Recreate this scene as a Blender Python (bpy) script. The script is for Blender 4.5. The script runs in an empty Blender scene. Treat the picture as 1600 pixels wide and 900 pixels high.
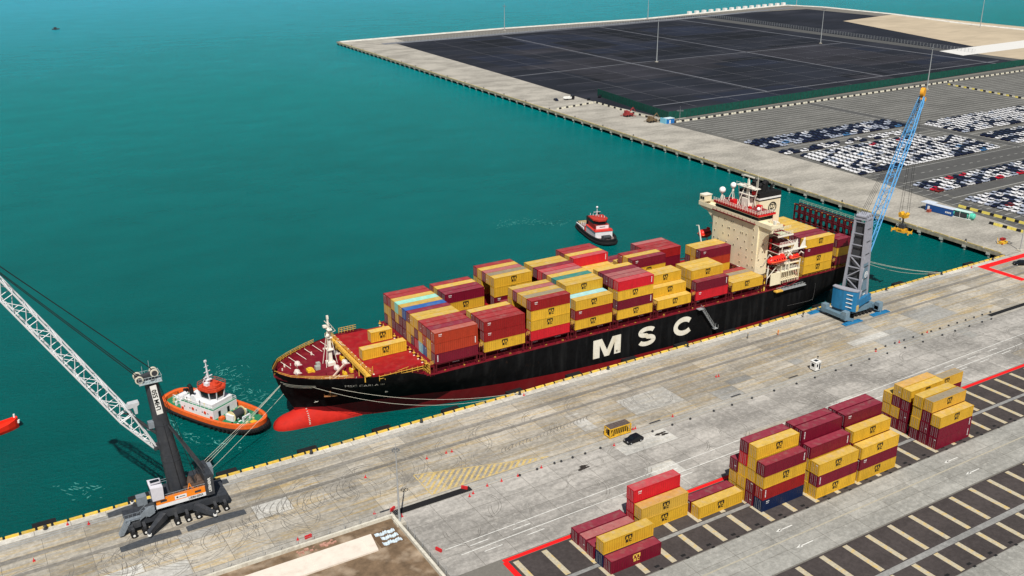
import bpy, bmesh, math, random
from mathutils import Matrix, Vector, Euler
random.seed(7)
sc = bpy.context.scene
R = math.radians
# ------------------------------------------------------------ camera, sky, sun, exposure
cd = bpy.data.cameras.new('camera'); cam = bpy.data.objects.new('camera', cd); sc.collection.objects.link(cam)
cd.sensor_width = 36; cd.lens = 1523.3/1600*36; cd.clip_start = 1; cd.clip_end = 30000
HEAD, PITCH, ROLL = R(30.98758), R(20.99852), -0.0059934
fwd = Vector((math.sin(HEAD)*math.cos(PITCH), math.cos(HEAD)*math.cos(PITCH), -math.sin(PITCH)))
rgt = Vector((math.cos(HEAD), -math.sin(HEAD), 0)); up = rgt.cross(fwd)
r2 = rgt*math.cos(ROLL) + up*math.sin(ROLL); u2 = up*math.cos(ROLL) - rgt*math.sin(ROLL)
cam.matrix_world = Matrix(((r2.x,u2.x,-fwd.x,0),(r2.y,u2.y,-fwd.y,0),(r2.z,u2.z,-fwd.z,118.2153),(0,0,0,1)))
sc.camera = cam
SUN_EL, SUN_AZ = R(54), R(29.6+180)          # direction the sun stands in, clockwise from +Y
w = bpy.data.worlds.new('World'); sc.world = w; w.use_nodes = True
nt = w.node_tree; bg = nt.nodes['Background']; sky = nt.nodes.new('ShaderNodeTexSky')
sky.sky_type = 'NISHITA'; sky.sun_disc = False; sky.sun_elevation = SUN_EL; sky.sun_rotation = SUN_AZ
sky.air_density = 1.2; sky.dust_density = 1.5
nt.links.new(sky.outputs[0], bg.inputs[0]); bg.inputs[1].default_value = 0.05
sl = bpy.data.lights.new('sun', 'SUN'); sl.energy = 5.0; sl.angle = R(0.5); sl.color = (1, .955, .88)
so = bpy.data.objects.new('sun', sl); sc.collection.objects.link(so)
sd = Vector((math.sin(SUN_AZ)*math.cos(SUN_EL), math.cos(SUN_AZ)*math.cos(SUN_EL), math.sin(SUN_EL)))
so.rotation_euler = sd.to_track_quat('Z', 'Y').to_euler()
sc.view_settings.view_transform = 'Standard'; sc.view_settings.look = 'None'
sc.view_settings.exposure = 0.0; sc.view_settings.gamma = 1
sc.render.resolution_x = 1024; sc.render.resolution_y = 576
C = sc.collection
WATER_Z = -3.0

# ------------------------------------------------------------ materials
def new_mat(name):
    m = bpy.data.materials.new(name); m.use_nodes = True
    return m, m.node_tree.nodes, m.node_tree.links, m.node_tree.nodes['Principled BSDF']
MC = {}
def mat(name, col, rough=.6, metal=0, var=.12, scale=1.5, rnd=0.0, bump=0, spec=.28, dirt=None, rust=0):
    """plain painted / mineral surface: colour with noise wear, optional per-object tone"""
    if name in MC: return MC[name]
    m, N, L, b = new_mat(name)
    b.inputs['Roughness'].default_value = rough; b.inputs['Metallic'].default_value = metal
    b.inputs['Specular IOR Level'].default_value = spec
    geo = N.new('ShaderNodeNewGeometry')
    no = N.new('ShaderNodeTexNoise'); no.inputs['Scale'].default_value = scale; no.inputs['Detail'].default_value = 5
    no.inputs['Roughness'].default_value = .65
    L.new(geo.outputs['Position'], no.inputs['Vector'])
    mr = N.new('ShaderNodeMapRange'); mr.inputs['From Min'].default_value = .3; mr.inputs['From Max'].default_value = .7
    mr.inputs['To Min'].default_value = 1-var; mr.inputs['To Max'].default_value = 1+var
    L.new(no.outputs['Fac'], mr.inputs['Value'])
    hsv = N.new('ShaderNodeHueSaturation'); hsv.inputs['Color'].default_value = (*col, 1)
    if rnd:
        oi = N.new('ShaderNodeObjectInfo'); m2 = N.new('ShaderNodeMapRange')
        m2.inputs['To Min'].default_value = 1-rnd; m2.inputs['To Max'].default_value = 1+rnd
        L.new(oi.outputs['Random'], m2.inputs['Value'])
        mu = N.new('ShaderNodeMath'); mu.operation = 'MULTIPLY'
        L.new(mr.outputs[0], mu.inputs[0]); L.new(m2.outputs[0], mu.inputs[1]); L.new(mu.outputs[0], hsv.inputs['Value'])
    else:
        L.new(mr.outputs[0], hsv.inputs['Value'])
    out = hsv.outputs[0]
    if dirt:
        n2 = N.new('ShaderNodeTexNoise'); n2.inputs['Scale'].default_value = dirt[2]; n2.inputs['Detail'].default_value = 6
        mp = N.new('ShaderNodeMapping'); mp.inputs['Scale'].default_value = dirt[3] if len(dirt) > 3 else (1,1,.35)
        L.new(geo.outputs['Position'], mp.inputs[0]); L.new(mp.outputs[0], n2.inputs['Vector'])
        r = N.new('ShaderNodeMapRange'); r.inputs['From Min'].default_value = .5; r.inputs['From Max'].default_value = .72
        r.inputs['To Max'].default_value = dirt[1]; L.new(n2.outputs['Fac'], r.inputs['Value'])
        mx = N.new('ShaderNodeMix'); mx.data_type = 'RGBA'; mx.inputs[7].default_value = (*dirt[0], 1)
        L.new(r.outputs[0], mx.inputs[0]); L.new(out, mx.inputs[6]); out = mx.outputs[2]
    if rust:
        n3 = N.new('ShaderNodeTexNoise'); n3.inputs['Scale'].default_value = .9; n3.inputs['Detail'].default_value = 9; n3.inputs['Roughness'].default_value = .75
        m3 = N.new('ShaderNodeMapping'); m3.inputs['Scale'].default_value = (1.3,1.3,.5); L.new(geo.outputs['Position'], m3.inputs[0]); L.new(m3.outputs[0], n3.inputs['Vector'])
        r3 = N.new('ShaderNodeMapRange'); r3.inputs['From Min'].default_value = .6; r3.inputs['From Max'].default_value = .7; r3.inputs['To Max'].default_value = rust
        L.new(n3.outputs['Fac'], r3.inputs['Value'])
        x3 = N.new('ShaderNodeMix'); x3.data_type = 'RGBA'; x3.inputs[7].default_value = (.13,.055,.025,1)
        L.new(r3.outputs[0], x3.inputs[0]); L.new(out, x3.inputs[6]); out = x3.outputs[2]
    L.new(out, b.inputs['Base Color'])
    if bump:
        bp = N.new('ShaderNodeBump'); bp.inputs['Strength'].default_value = bump; bp.inputs['Distance'].default_value = .05
        L.new(no.outputs['Fac'], bp.inputs['Height']); L.new(bp.outputs[0], b.inputs['Normal'])
    MC[name] = m; return m

def concrete_mat(name, base, streak=.5, yellow=.0, dark=.35, slab=.14, rubber=0.0):
    """weathered paving: stretched tyre streaks along the quay, blotches, yellow dust, slab to slab tone"""
    if name in MC: return MC[name]
    m, N, L, b = new_mat(name)
    b.inputs['Roughness'].default_value = .85; b.inputs['Specular IOR Level'].default_value = .25
    geo = N.new('ShaderNodeNewGeometry')
    def noise(scale, mscale, det=6, rough=.65, rot=0):
        mp = N.new('ShaderNodeMapping'); mp.inputs['Scale'].default_value = mscale; mp.inputs['Rotation'].default_value = (0,0,rot)
        L.new(geo.outputs['Position'], mp.inputs[0])
        n = N.new('ShaderNodeTexNoise'); n.inputs['Scale'].default_value = scale; n.inputs['Detail'].default_value = det
        n.inputs['Roughness'].default_value = rough; L.new(mp.outputs[0], n.inputs['Vector']); return n.outputs['Fac']
    def ramp(src, a, c, to0, to1):
        r = N.new('ShaderNodeMapRange'); r.inputs['From Min'].default_value = a; r.inputs['From Max'].default_value = c
        r.inputs['To Min'].default_value = to0; r.inputs['To Max'].default_value = to1; L.new(src, r.inputs['Value']); return r.outputs[0]
    def mix(fac, a, col):
        x = N.new('ShaderNodeMix'); x.data_type = 'RGBA'; x.inputs[7].default_value = (*col, 1)
        L.new(fac, x.inputs[0])
        if isinstance(a, tuple): x.inputs[6].default_value = (*a, 1)
        else: L.new(a, x.inputs[6])
        return x.outputs[2]
    blotch = noise(.045, (1,1.6,1), 7, .6); fine = noise(.9, (1,1,1), 8, .75)
    lanes = noise(.10, (.12,2.4,1), 5, .6); thin = noise(.5, (.06,2.2,1), 4, .6)
    c = mix(ramp(blotch, .46, .62, 0, dark), base, tuple(x*.52 for x in base))
    c = mix(ramp(blotch, .52, .36, 0, .5), c, tuple(min(1, x*1.28) for x in base))
    c = mix(ramp(lanes, .48, .68, 0, streak), c, tuple(x*.5 for x in base))
    c = mix(ramp(thin, .52, .7, 0, streak*.6), c, tuple(x*.6 for x in base))
    if yellow:
        yn = noise(.55, (.09,1.5,1), 7, .8)
        c = mix(ramp(yn, .5, .63, 0, yellow), c, (base[0]*1.05, base[1]*.80, base[2]*.36))
    if rubber:
        wv = N.new('ShaderNodeTexWave'); wv.wave_type = 'RINGS'; wv.inputs['Scale'].default_value = .09
        wv.inputs['Distortion'].default_value = 9; wv.inputs['Detail'].default_value = 3; wv.inputs['Detail Scale'].default_value = .6
        mp = N.new('ShaderNodeMapping'); mp.inputs['Location'].default_value = (-110,-150,0); L.new(geo.outputs['Position'], mp.inputs[0]); L.new(mp.outputs[0], wv.inputs['Vector'])
        mm = N.new('ShaderNodeMath'); mm.operation = 'MULTIPLY'
        L.new(ramp(wv.outputs['Fac'], .8, .97, 0, 1), mm.inputs[0]); L.new(ramp(noise(.06,(1,1,1),4), .42, .6, 0, rubber), mm.inputs[1])
        c = mix(mm.outputs[0], c, tuple(x*.35 for x in base))
    grit = noise(2.6, (1,1,1), 9, .8)
    c = mix(ramp(fine, .5, .68, 0, .55), c, tuple(x*.48 for x in base))
    c = mix(ramp(grit, .52, .66, 0, .5), c, tuple(x*.42 for x in base))
    c = mix(ramp(noise(.02, (1,1.3,1), 6, .7), .53, .68, 0, dark), c, tuple(x*.55 for x in base))
    c = mix(ramp(fine, .5, .32, 0, .5), c, tuple(min(1, x*1.5) for x in base))
    oi = N.new('ShaderNodeObjectInfo'); hs = N.new('ShaderNodeHueSaturation')
    L.new(ramp(oi.outputs['Random'], 0, 1, 1-slab, 1+slab), hs.inputs['Value']); L.new(c, hs.inputs['Color'])
    L.new(hs.outputs[0], b.inputs['Base Color'])
    MC[name] = m; return m

# ------------------------------------------------------------ mesh helpers
class MB:
    def __init__(s): s.v = []; s.f = []; s.m = []; s.sm = []
    def add(s, vs, fs, mi=0, sm=False):
        o = len(s.v); s.v += [tuple(p) for p in vs]
        for f in fs: s.f.append([i+o for i in f]); s.m.append(mi); s.sm.append(sm)
    def box(s, x0,x1,y0,y1,z0,z1, mi=0):
        if x0>x1: x0,x1=x1,x0
        if y0>y1: y0,y1=y1,y0
        if z0>z1: z0,z1=z1,z0
        s.add([(x0,y0,z0),(x1,y0,z0),(x1,y1,z0),(x0,y1,z0),(x0,y0,z1),(x1,y0,z1),(x1,y1,z1),(x0,y1,z1)],
              [(3,2,1,0),(4,5,6,7),(0,1,5,4),(1,2,6,5),(2,3,7,6),(3,0,4,7)], mi)
    def beam(s, a, b, w, h=None, mi=0, taper=1):
        a = Vector(a); b = Vector(b); d = (b-a).normalized(); h = w if h is None else h
        u = Vector((0,0,1)); 
        if abs(d.z) > .98: u = Vector((1,0,0))
        sx = d.cross(u).normalized(); sy = sx.cross(d).normalized()
        vs = []
        for p, t in ((a,1),(b,taper)):
            for i, j in ((-1,-1),(1,-1),(1,1),(-1,1)): vs.append(p+sx*(w*.5*i*t)+sy*(h*.5*j*t))
        s.add(vs, [(3,2,1,0),(4,5,6,7),(0,1,5,4),(1,2,6,5),(2,3,7,6),(3,0,4,7)], mi)
    def tube(s, a, b, r, n=8, mi=0, r2=None, cap=True):
        a = Vector(a); b = Vector(b); d = (b-a).normalized(); r2 = r if r2 is None else r2
        u = Vector((0,0,1))
        if abs(d.z) > .98: u = Vector((1,0,0))
        sx = d.cross(u).normalized(); sy = sx.cross(d).normalized(); vs = []
        for p, q in ((a,r),(b,r2)):
            for i in range(n):
                t = 2*math.pi*i/n; vs.append(p+sx*(q*math.cos(t))+sy*(q*math.sin(t)))
        s.add(vs, [(i,(i+1)%n,n+(i+1)%n,n+i) for i in range(n)], mi, n>6)
        if cap: s.add(vs, [tuple(range(n))[::-1], tuple(range(n,2*n))], mi)
    def path(s, pts, r, n=5, mi=0):
        for a, b in zip(pts, pts[1:]): s.tube(a, b, r, n, mi, cap=False)
    def prism(s, poly, axis, a, b, mi=0):
        """poly: 2D points; axis 0/1/2 is the extrusion axis"""
        n = len(poly); vs = []
        for q in (a, b):
            for x, y in poly: vs.append({0:(q,x,y),1:(x,q,y),2:(x,y,q)}[axis])
        s.add(vs, [tuple(range(n)), tuple(range(n,2*n))[::-1]]+[(i,n+i,n+(i+1)%n,(i+1)%n) for i in range(n)], mi)
    def quad(s, p, mi=0): s.add(p, [tuple(range(len(p)))], mi)
    def sphere(s, c, rx, ry=None, rz=None, n=12, k=7, mi=0, top=False):
        ry = rx if ry is None else ry; rz = rx if rz is None else rz; vs = []
        for j in range(k+1):
            t = math.pi*j/k*(.5 if top else 1)
            for i in range(n):
                a = 2*math.pi*i/n; vs.append((c[0]+rx*math.sin(t)*math.cos(a), c[1]+ry*math.sin(t)*math.sin(a), c[2]+rz*math.cos(t)))
        s.add(vs, [(j*n+i,(j+1)*n+i,(j+1)*n+(i+1)%n,j*n+(i+1)%n) for j in range(k) for i in range(n)], mi, True)
    def loft(s, rings, mi=0, closed=True, sm=True, mats=None):
        n = len(rings[0]); vs = [p for r in rings for p in r]; o = len(s.v); s.v += [tuple(p) for p in vs]
        for j in range(len(rings)-1):
            for i in range(n if closed else n-1):
                s.f.append([o+j*n+i, o+j*n+(i+1)%n, o+(j+1)*n+(i+1)%n, o+(j+1)*n+i]); s.m.append(mats[i] if mats else mi); s.sm.append(sm)
    def strokes(s, paths, wd, org, ex, ez, th, mi=0):
        """flat lettering: thick polylines in the plane ex, ez through org, standing th proud"""
        ex = Vector(ex); ez = Vector(ez); nn = ex.cross(ez); org = Vector(org)
        for pts in paths:
            for k in range(len(pts)-1):
                a = Vector((pts[k][0], pts[k][1])); b = Vector((pts[k+1][0], pts[k+1][1])); d = (b-a)
                if d.length < 1e-6: continue
                d = d.normalized(); a2 = a-d*(wd*.5 if k else 0)*.9; b2 = b+d*(wd*.5 if k < len(pts)-2 else 0)*.9
                p = Vector((-d.y, d.x))*wd*.5
                q = [org+ex*c.x+ez*c.y+nn*(th+.0006*k) for c in (a2-p, b2-p, b2+p, a2+p)]
                s.quad(q, mi)
    def mesh(s, name, mats):
        me = bpy.data.meshes.new(name); me.from_pydata(s.v, [], s.f)
        me.polygons.foreach_set('material_index', s.m); me.polygons.foreach_set('use_smooth', s.sm)
        for m in mats: me.materials.append(m)
        bm = bmesh.new(); bm.from_mesh(me); bmesh.ops.recalc_face_normals(bm, faces=bm.faces); bm.to_mesh(me); bm.free()
        me.update(); return me
    def build(s, name, mats, parent=None):
        if not isinstance(mats, (list, tuple)): mats = [mats]
        return link(name, s.mesh(name, mats), parent)
def link(name, me, parent=None, loc=None, rz=0):
    o = bpy.data.objects.new(name, me); C.objects.link(o)
    if parent: o.parent = parent
    if loc: o.location = loc
    if rz: o.rotation_euler = (0,0,rz)
    return o
def tag(o, label, cat, group=None, kind=None):
    if label: o['label'] = label
    if cat: o['category'] = cat
    if group: o['group'] = group
    if kind: o['kind'] = kind
    return o
def struct(o): o['kind'] = 'structure'; return o
def stuff(o): o['kind'] = 'stuff'; return o
def empty(name, loc, label=None, cat=None, group=None, rz=0):
    o = bpy.data.objects.new(name, None); C.objects.link(o); o.location = loc; o.rotation_euler = (0,0,rz); o.empty_display_size = .5
    return tag(o, label, cat, group)
def text_mesh(name, s, size, mat_, bold=.0):
    cu = bpy.data.curves.new(name, 'FONT'); cu.body = s; cu.size = size; cu.offset = bold; cu.align_x = 'CENTER'; cu.align_y = 'CENTER'
    cu.resolution_u = 2
    o = bpy.data.objects.new(name, cu); C.objects.link(o)
    dg = bpy.context.evaluated_depsgraph_get(); me = bpy.data.meshes.new_from_object(o.evaluated_get(dg))
    bpy.data.objects.remove(o); me.materials.clear(); me.materials.append(mat_); me.name = name
    return me
def sag(a, b, drop, n=10):
    a = Vector(a); b = Vector(b)
    return [a.lerp(b, i/n)-Vector((0,0,drop*4*(i/n)*(1-i/n))) for i in range(n+1)]
ORD = ['zeroth','first','second','third','fourth','fifth','sixth','seventh','eighth','ninth','tenth','eleventh','twelfth','thirteenth','fourteenth','fifteenth','sixteenth','seventeenth','eighteenth','nineteenth','twentieth']
def ordn(n):
    if n < len(ORD): return ORD[n]
    return '%d%s' % (n, {1:'st',2:'nd',3:'rd'}.get(n%10 if n%100 not in (11,12,13) else 0, 'th'))
def interp(tab, x):
    if x <= tab[0][0]: return tab[0][1]
    for (a, b), (c, d) in zip(tab, tab[1:]):
        if x <= c: return b+(d-b)*(x-a)/(c-a)
    return tab[-1][1]

white = mat('white_paint', (.78,.78,.75), .5, var=.08)
black = mat('black_rubber', (.012,.012,.013), .8, var=.2)
dark = mat('dark_steel', (.045,.047,.052), .55, var=.2)
steel = mat('galvanised_steel', (.42,.44,.45), .5, .3)
yellowp = mat('yellow_paint', (.72,.42,.03), .6, var=.2, scale=3, dirt=((.12,.09,.05), .5, 1.2))
redp = mat('red_cone_plastic', (.55,.025,.03), .5)
glass = mat('dark_glass', (.01,.014,.018), .08, var=.05)

# ------------------------------------------------------------ SETTING: sea
def sea():
    m, N, L, b = new_mat('sea_water')
    b.inputs['Roughness'].default_value = .2; b.inputs['IOR'].default_value = 1.33; b.inputs['Specular IOR Level'].default_value = .06
    geo = N.new('ShaderNodeNewGeometry')
    def noise(sc_, ms, det, ro=.6):
        mp = N.new('ShaderNodeMapping'); mp.inputs['Scale'].default_value = ms; mp.inputs['Rotation'].default_value = (0,0,.5)
        L.new(geo.outputs['Position'], mp.inputs[0])
        n = N.new('ShaderNodeTexNoise'); n.inputs['Scale'].default_value = sc_; n.inputs['Detail'].default_value = det; n.inputs['Roughness'].default_value = ro
        L.new(mp.outputs[0], n.inputs['Vector']); return n.outputs['Fac']
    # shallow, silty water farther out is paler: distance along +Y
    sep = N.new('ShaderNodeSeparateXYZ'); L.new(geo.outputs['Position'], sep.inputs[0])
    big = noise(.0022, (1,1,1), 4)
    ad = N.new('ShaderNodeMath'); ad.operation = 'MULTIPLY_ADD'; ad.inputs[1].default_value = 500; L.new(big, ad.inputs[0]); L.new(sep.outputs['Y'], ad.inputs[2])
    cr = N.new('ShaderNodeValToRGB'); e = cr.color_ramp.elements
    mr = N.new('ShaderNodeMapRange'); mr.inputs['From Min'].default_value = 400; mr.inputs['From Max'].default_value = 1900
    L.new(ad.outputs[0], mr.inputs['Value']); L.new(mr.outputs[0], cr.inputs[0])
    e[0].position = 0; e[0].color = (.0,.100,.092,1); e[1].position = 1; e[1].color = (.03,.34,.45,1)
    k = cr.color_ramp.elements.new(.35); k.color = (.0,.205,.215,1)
    med = noise(.03, (1,1.8,1), 5); r = N.new('ShaderNodeMapRange'); r.inputs['To Min'].default_value = .92; r.inputs['To Max'].default_value = 1.08
    r.inputs['From Min'].default_value = .3; r.inputs['From Max'].default_value = .7; L.new(med, r.inputs['Value'])
    hs = N.new('ShaderNodeHueSaturation'); L.new(cr.outputs[0], hs.inputs['Color']); L.new(r.outputs[0], hs.inputs['Value'])
    L.new(hs.outputs[0], b.inputs['Base Color'])
    w1 = noise(.55, (1,1.9,1), 7, .72); w2 = noise(2.4, (1,1.5,1), 4, .6)
    sm = N.new('ShaderNodeMath'); sm.operation = 'MULTIPLY_ADD'; sm.inputs[1].default_value = .35; L.new(w2, sm.inputs[0]); L.new(w1, sm.inputs[2])
    bp = N.new('ShaderNodeBump'); bp.inputs['Strength'].default_value = 1.0; bp.inputs['Distance'].default_value = 1.0
    L.new(sm.outputs[0], bp.inputs['Height']); L.new(bp.outputs[0], b.inputs['Normal'])
    g = MB(); g.quad([(-6000,-600,WATER_Z),(14000,-600,WATER_Z),(14000,22000,WATER_Z),(-6000,22000,WATER_Z)])
    struct(g.build('sea', m))
sea()

# ------------------------------------------------------------ SETTING: land
conc = concrete_mat('quay_concrete', (.405,.375,.32), streak=.9, yellow=1.0, slab=.17)
conc2 = concrete_mat('road_concrete', (.40,.38,.348), streak=.6, yellow=.0, dark=.8, slab=.09, rubber=.35)
conc3 = concrete_mat('pier_concrete', (.41,.385,.335), streak=.35, dark=.6, slab=.03)
lane = concrete_mat('lane_concrete', (.35,.345,.315), streak=.4, dark=.5, slab=.08)
joint = mat('joint_dark', (.17,.16,.14), .9)
asphalt = concrete_mat('yard_asphalt', (.062,.052,.05), streak=.35, dark=.3, slab=.0)
parking = concrete_mat('parking_asphalt', (.13,.128,.118), streak=.3, dark=.4, slab=.0)
roadm = mat('road_asphalt', (.085,.085,.083), .85, var=.12, scale=.2)
def pier_x(y): return 330.1+(y-196.5)*(8.5/202) if y < 402 else 338.7+(y-402)*(25.6/543)
land_poly = [(-260,-250),(-260,196.5),(330.1,196.5),(334.5,197),(343,402),(368.5,943),(420,948),(565,957),(750,952),(872,970),(1000,987),(1030,989),(1052,937),(1048,821),(1022,708),(1016,560),(1016,-250)]
g = MB(); g.prism(land_poly, 2, -6, -.03); struct(g.build('ground', joint))
def sheet(name, poly, z, m, kind=True):
    g = MB(); g.quad([(x,y,z) for x, y in poly]); o = g.build(name, m)
    if kind: struct(o)
    return o
# quay apron between the water and the rear rail, laid in slabs
def slabs(name, x0, x1, y0, y1, nx, ny, m, z=0.0, gap=.045):
    base = sheet(name, [(x0,y0),(x1,y0),(x1,y1),(x0,y1)], z-.02, joint)
    dx = (x1-x0)/nx; dy = (y1-y0)/ny
    g = MB(); g.quad([(gap,gap,0),(dx-gap,gap,0),(dx-gap,dy-gap,0),(gap,dy-gap,0)]); me = g.mesh('slab', [m])
    for i in range(nx):
        for j in range(ny):
            o = link('slab', me, base, (x0+i*dx, y0+j*dy, z))
    return base
slabs('quay_apron', -60, 330, 165.2, 192.6, 49, 5, conc)
slabs('quay_edge_strip', -60, 330, 194.4, 196.45, 56, 1, concrete_mat('edge_concrete', (.52,.50,.45), streak=.4, dark=.3, slab=.12))
for ya, yb, kk in ((187.2,188.6,0),(181.6,182.7,.004)):
    sheet('tyre_lane', [(-60,ya),(330,ya),(330,yb),(-60,yb)], .0045+kk, concrete_mat('lane_dark_concrete', (.25,.235,.21), streak=.9, yellow=.3, dark=.5, slab=.0))
slabs('truck_road', 69, 340, 137.9, 162.4, 36, 4, conc2)
pt_ = random.Random(11); pc = [concrete_mat('patch_%s' % n_, c_, streak=.5, yellow=y_, dark=.6, slab=.1) for n_, c_, y_ in (('pale', (.50,.49,.455), .2), ('dark', (.33,.325,.305), .3), ('brown', (.36,.335,.29), .6))]
for k in range(38):
    up_ = pt_.random() < .6
    x = pt_.randrange(0, 45)*7.96-60 if up_ else 72+pt_.randrange(0, 34)*7.53; y = pt_.choice((165.2,170.7,176.2)) if up_ else pt_.choice((138,144,150.2,156.3))
    a = pt_.choice((7.9,15.8,4)); b = pt_.choice((5.4,3,5.4,9)) if up_ else pt_.choice((5.9,3))
    if x < 69 and not up_: continue
    sheet('repair_patch', [(x+.1,y+.1),(x+a-.1,y+.1),(x+a-.1,y+b-.1),(x+.1,y+b-.1)], .0022+.00005*k, pc[k%3])
slabs('yard_lane', 60, 260, 106.6, 119.0, 20, 3, lane)
slabs('near_lane', 90, 260, 70, 88.2, 17, 3, lane)
sheet('apron_right', [(330.2,196.4),(330.2,60),(700,60),(700,196.4)], -.004, conc3)
for y in (192.9, 193.75):                                       # crane rails near the quay edge and at the rear
    g = MB(); g.box(-60, 330, y, y+.18, -.02, .012); struct(g.build('crane_rail', steel))
sheet('rail_bed', [(-60,192.62),(330,192.62),(330,194.38),(-60,194.38)], -.012, conc3)
sheet('cable_trench', [(-60,162.45),(330,162.45),(330,165.15),(-60,165.15)], -.01, conc3)
for y in (163.0, 164.5):
    g = MB(); g.box(87, 273, y, y+.16, -.02, .012); struct(g.build('crane_rail', steel))
g = MB(); g.box(68.6, 87.2, 162.5, 164.4, -.01, .03); struct(g.build('trench_cover', black))
g = MB(); g.box(272.8, 330, 163.6, 165.1, -.01, .03); struct(g.build('trench_cover', black))
for i, x in enumerate((130.5, 139, 166, 187, 66.3)):
    g = MB(); g.box(x, x+3.4, 165.4 if x > 70 else 165.0, 165.9 if x > 70 else 165.5, 0, .05); tag(g.build('drain_cover', dark), 'grey steel drain cover set beside the rear rail, %s from the left' % ORD[[4,1,2,3,0][i]+1 if i < 4 else 1], 'drain cover', 'drain covers along the rear rail')
# hatched yellow area
g = MB()
for i in range(-4, 20):
    x = 78.8+i*1.75; a0 = max(0, 78.8-x); kk = 9.0/30.2
    def hyp(q): return (q+x-78.8)*kk+q-9.0            # zero where the stripe meets the slanted side
    t = (9.0-(x-78.8)*kk)/(1+kk)
    if t <= a0+.3: continue
    g.quad([(x+a0,165.6+a0,.012),(x+a0+.75,165.6+a0,.012),(x+t+.75,165.6+t-.2,.012),(x+t,165.6+t,.012)])
for a_, b_ in (((78.6,165.5),(78.6,174.8)),((78.6,174.8),(109,165.6)),((78.6,165.5),(109,165.5))):
    g.quad([(a_[0],a_[1],.0135),(b_[0],b_[1],.0135),(b_[0]+.25,b_[1]+.2,.0135),(a_[0]+.25,a_[1]+.2,.0135)])
o = g.build('hatched_marking', mat('worn_yellow_marking', (.55,.41,.16), .8, var=.3, dirt=((.36,.335,.29), 1.0, .55))); stuff(o); tag(o, 'yellow diagonal hatching painted on the quay apron before the rear rail', 'road marking')
# white road lines, dashes and arrows
wl = mat('worn_white_marking', (.72,.72,.68), .8, var=.2, dirt=((.42,.4,.37), .8, 1.2))
g = MB()
for (a, b, c, d) in ((72,146.3,330,151.5),(74,143.2,330,147.3)):
    g.quad([(a,b,.011),(c,d,.011),(c,d+.18,.011),(a,b+.18,.011)])
for k in (0,1,4,5,9,10,15,16,17,21,22):
    x = 77+k*10.1; y = 144.9+(x-77)*.018
    g.quad([(x,y,.011),(x+4.2,y+.07,.011),(x+4.2,y+.27,.011),(x,y+.2,.011)])
    g.quad([(x+1.5,y-3.1,.011),(x+5.7,y-3.03,.011),(x+5.7,y-2.83,.011),(x+1.5,y-2.9,.011)])
o = g.build('road_lines', wl); struct(o)
g = MB()
for x, y in ((132.4,116.4),(132.0,110.4),(184.9,115.6),(184.7,109.9)):
    g.quad([(x+.9,y-.12,.012),(x+4.7,y-.12,.012),(x+4.7,y+.12,.012),(x+.9,y+.12,.012)])
    g.quad([(x,y,.012),(x+1.4,y-.45,.012),(x+1.4,y+.45,.012)])
struct(g.build('lane_arrows', wl))
g = MB()
for y in (113.2,): g.quad([(60,y,.012),(260,y,.012),(260,y+.35,.012),(60,y+.35,.012)])
struct(g.build('lane_drain', mat('drain_beige', (.40,.37,.29), .9, var=.2)))
# container yard: asphalt with concrete bearing strips
redline = mat('red_line_paint', (.80,.012,.012), .6, var=.06, dirt=((.5,.02,.02), .5, .8))
spot = mat('bearing_strip_concrete', (.46,.41,.30), .85, var=.2, scale=2, dirt=((.62,.42,.10), .9, .9, (1,1,1)))
rail_c = concrete_mat('rail_strip_concrete', (.27,.27,.26), streak=.1, dark=.4, slab=.0)
def yard(name, x0, x1, y0, y1, yn, yf, xs, far, near):
    base = sheet(name, [(x0,y0),(x1,y0),(x1,y1),(x0,y1)], -.006, asphalt)
    g = MB(); g.box(x0+4, x1, yn, yf, -.02, .012)
    k = x0+6
    link('centre_strip', g.mesh('centre_strip', [rail_c]), base)
    ms = []
    for (a, b) in (far, near):
        g = MB(); g.box(-.62, .62, a, b, -.02, .014); ms.append(g.mesh('bearing_strip', [spot]))
    for x in xs:
        for me in ms: link('bearing_strip', me, base, (x, 0, 0))
    g = MB()
    x = xs[0]+2.2
    while x < x1:
        for y in (near[0]+.9,): g.box(x, x+1.1, y-.5, y+.1, -.02, .013); g.box(x+.4, x+1.2, y-1.5, y-1.0, -.02, .013)
        x += 6.6
    o = g.build('drain_pit', black, base); stuff(o)
    return base
yard('container_yard', 80.2, 340, 119.2, 136.6, 126.1, 127.0, [82.1+6.6*k for k in range(39)], (127.3,136.0), (119.6,125.9))
yard('near_container_yard', 100, 262, 88.3, 106.3, 94.95, 96.3, [127.5+6.6*k for k in range(-4, 21)], (96.6,105.9), (88.6,94.8))
g = MB()
g.box(80.0, 340, 136.7, 137.65, -.02, .02); g.box(79.6, 80.8, 100, 136.7, -.02, .02)
struct(g.build('red_boundary_line', redline))
g = MB(); g.box(310, 344, 191.9, 194.5, -.02, .024); g.box(310, 312.9, 177.6, 191.9, -.02, .024); struct(g.build('red_boundary_line', redline))
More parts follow.
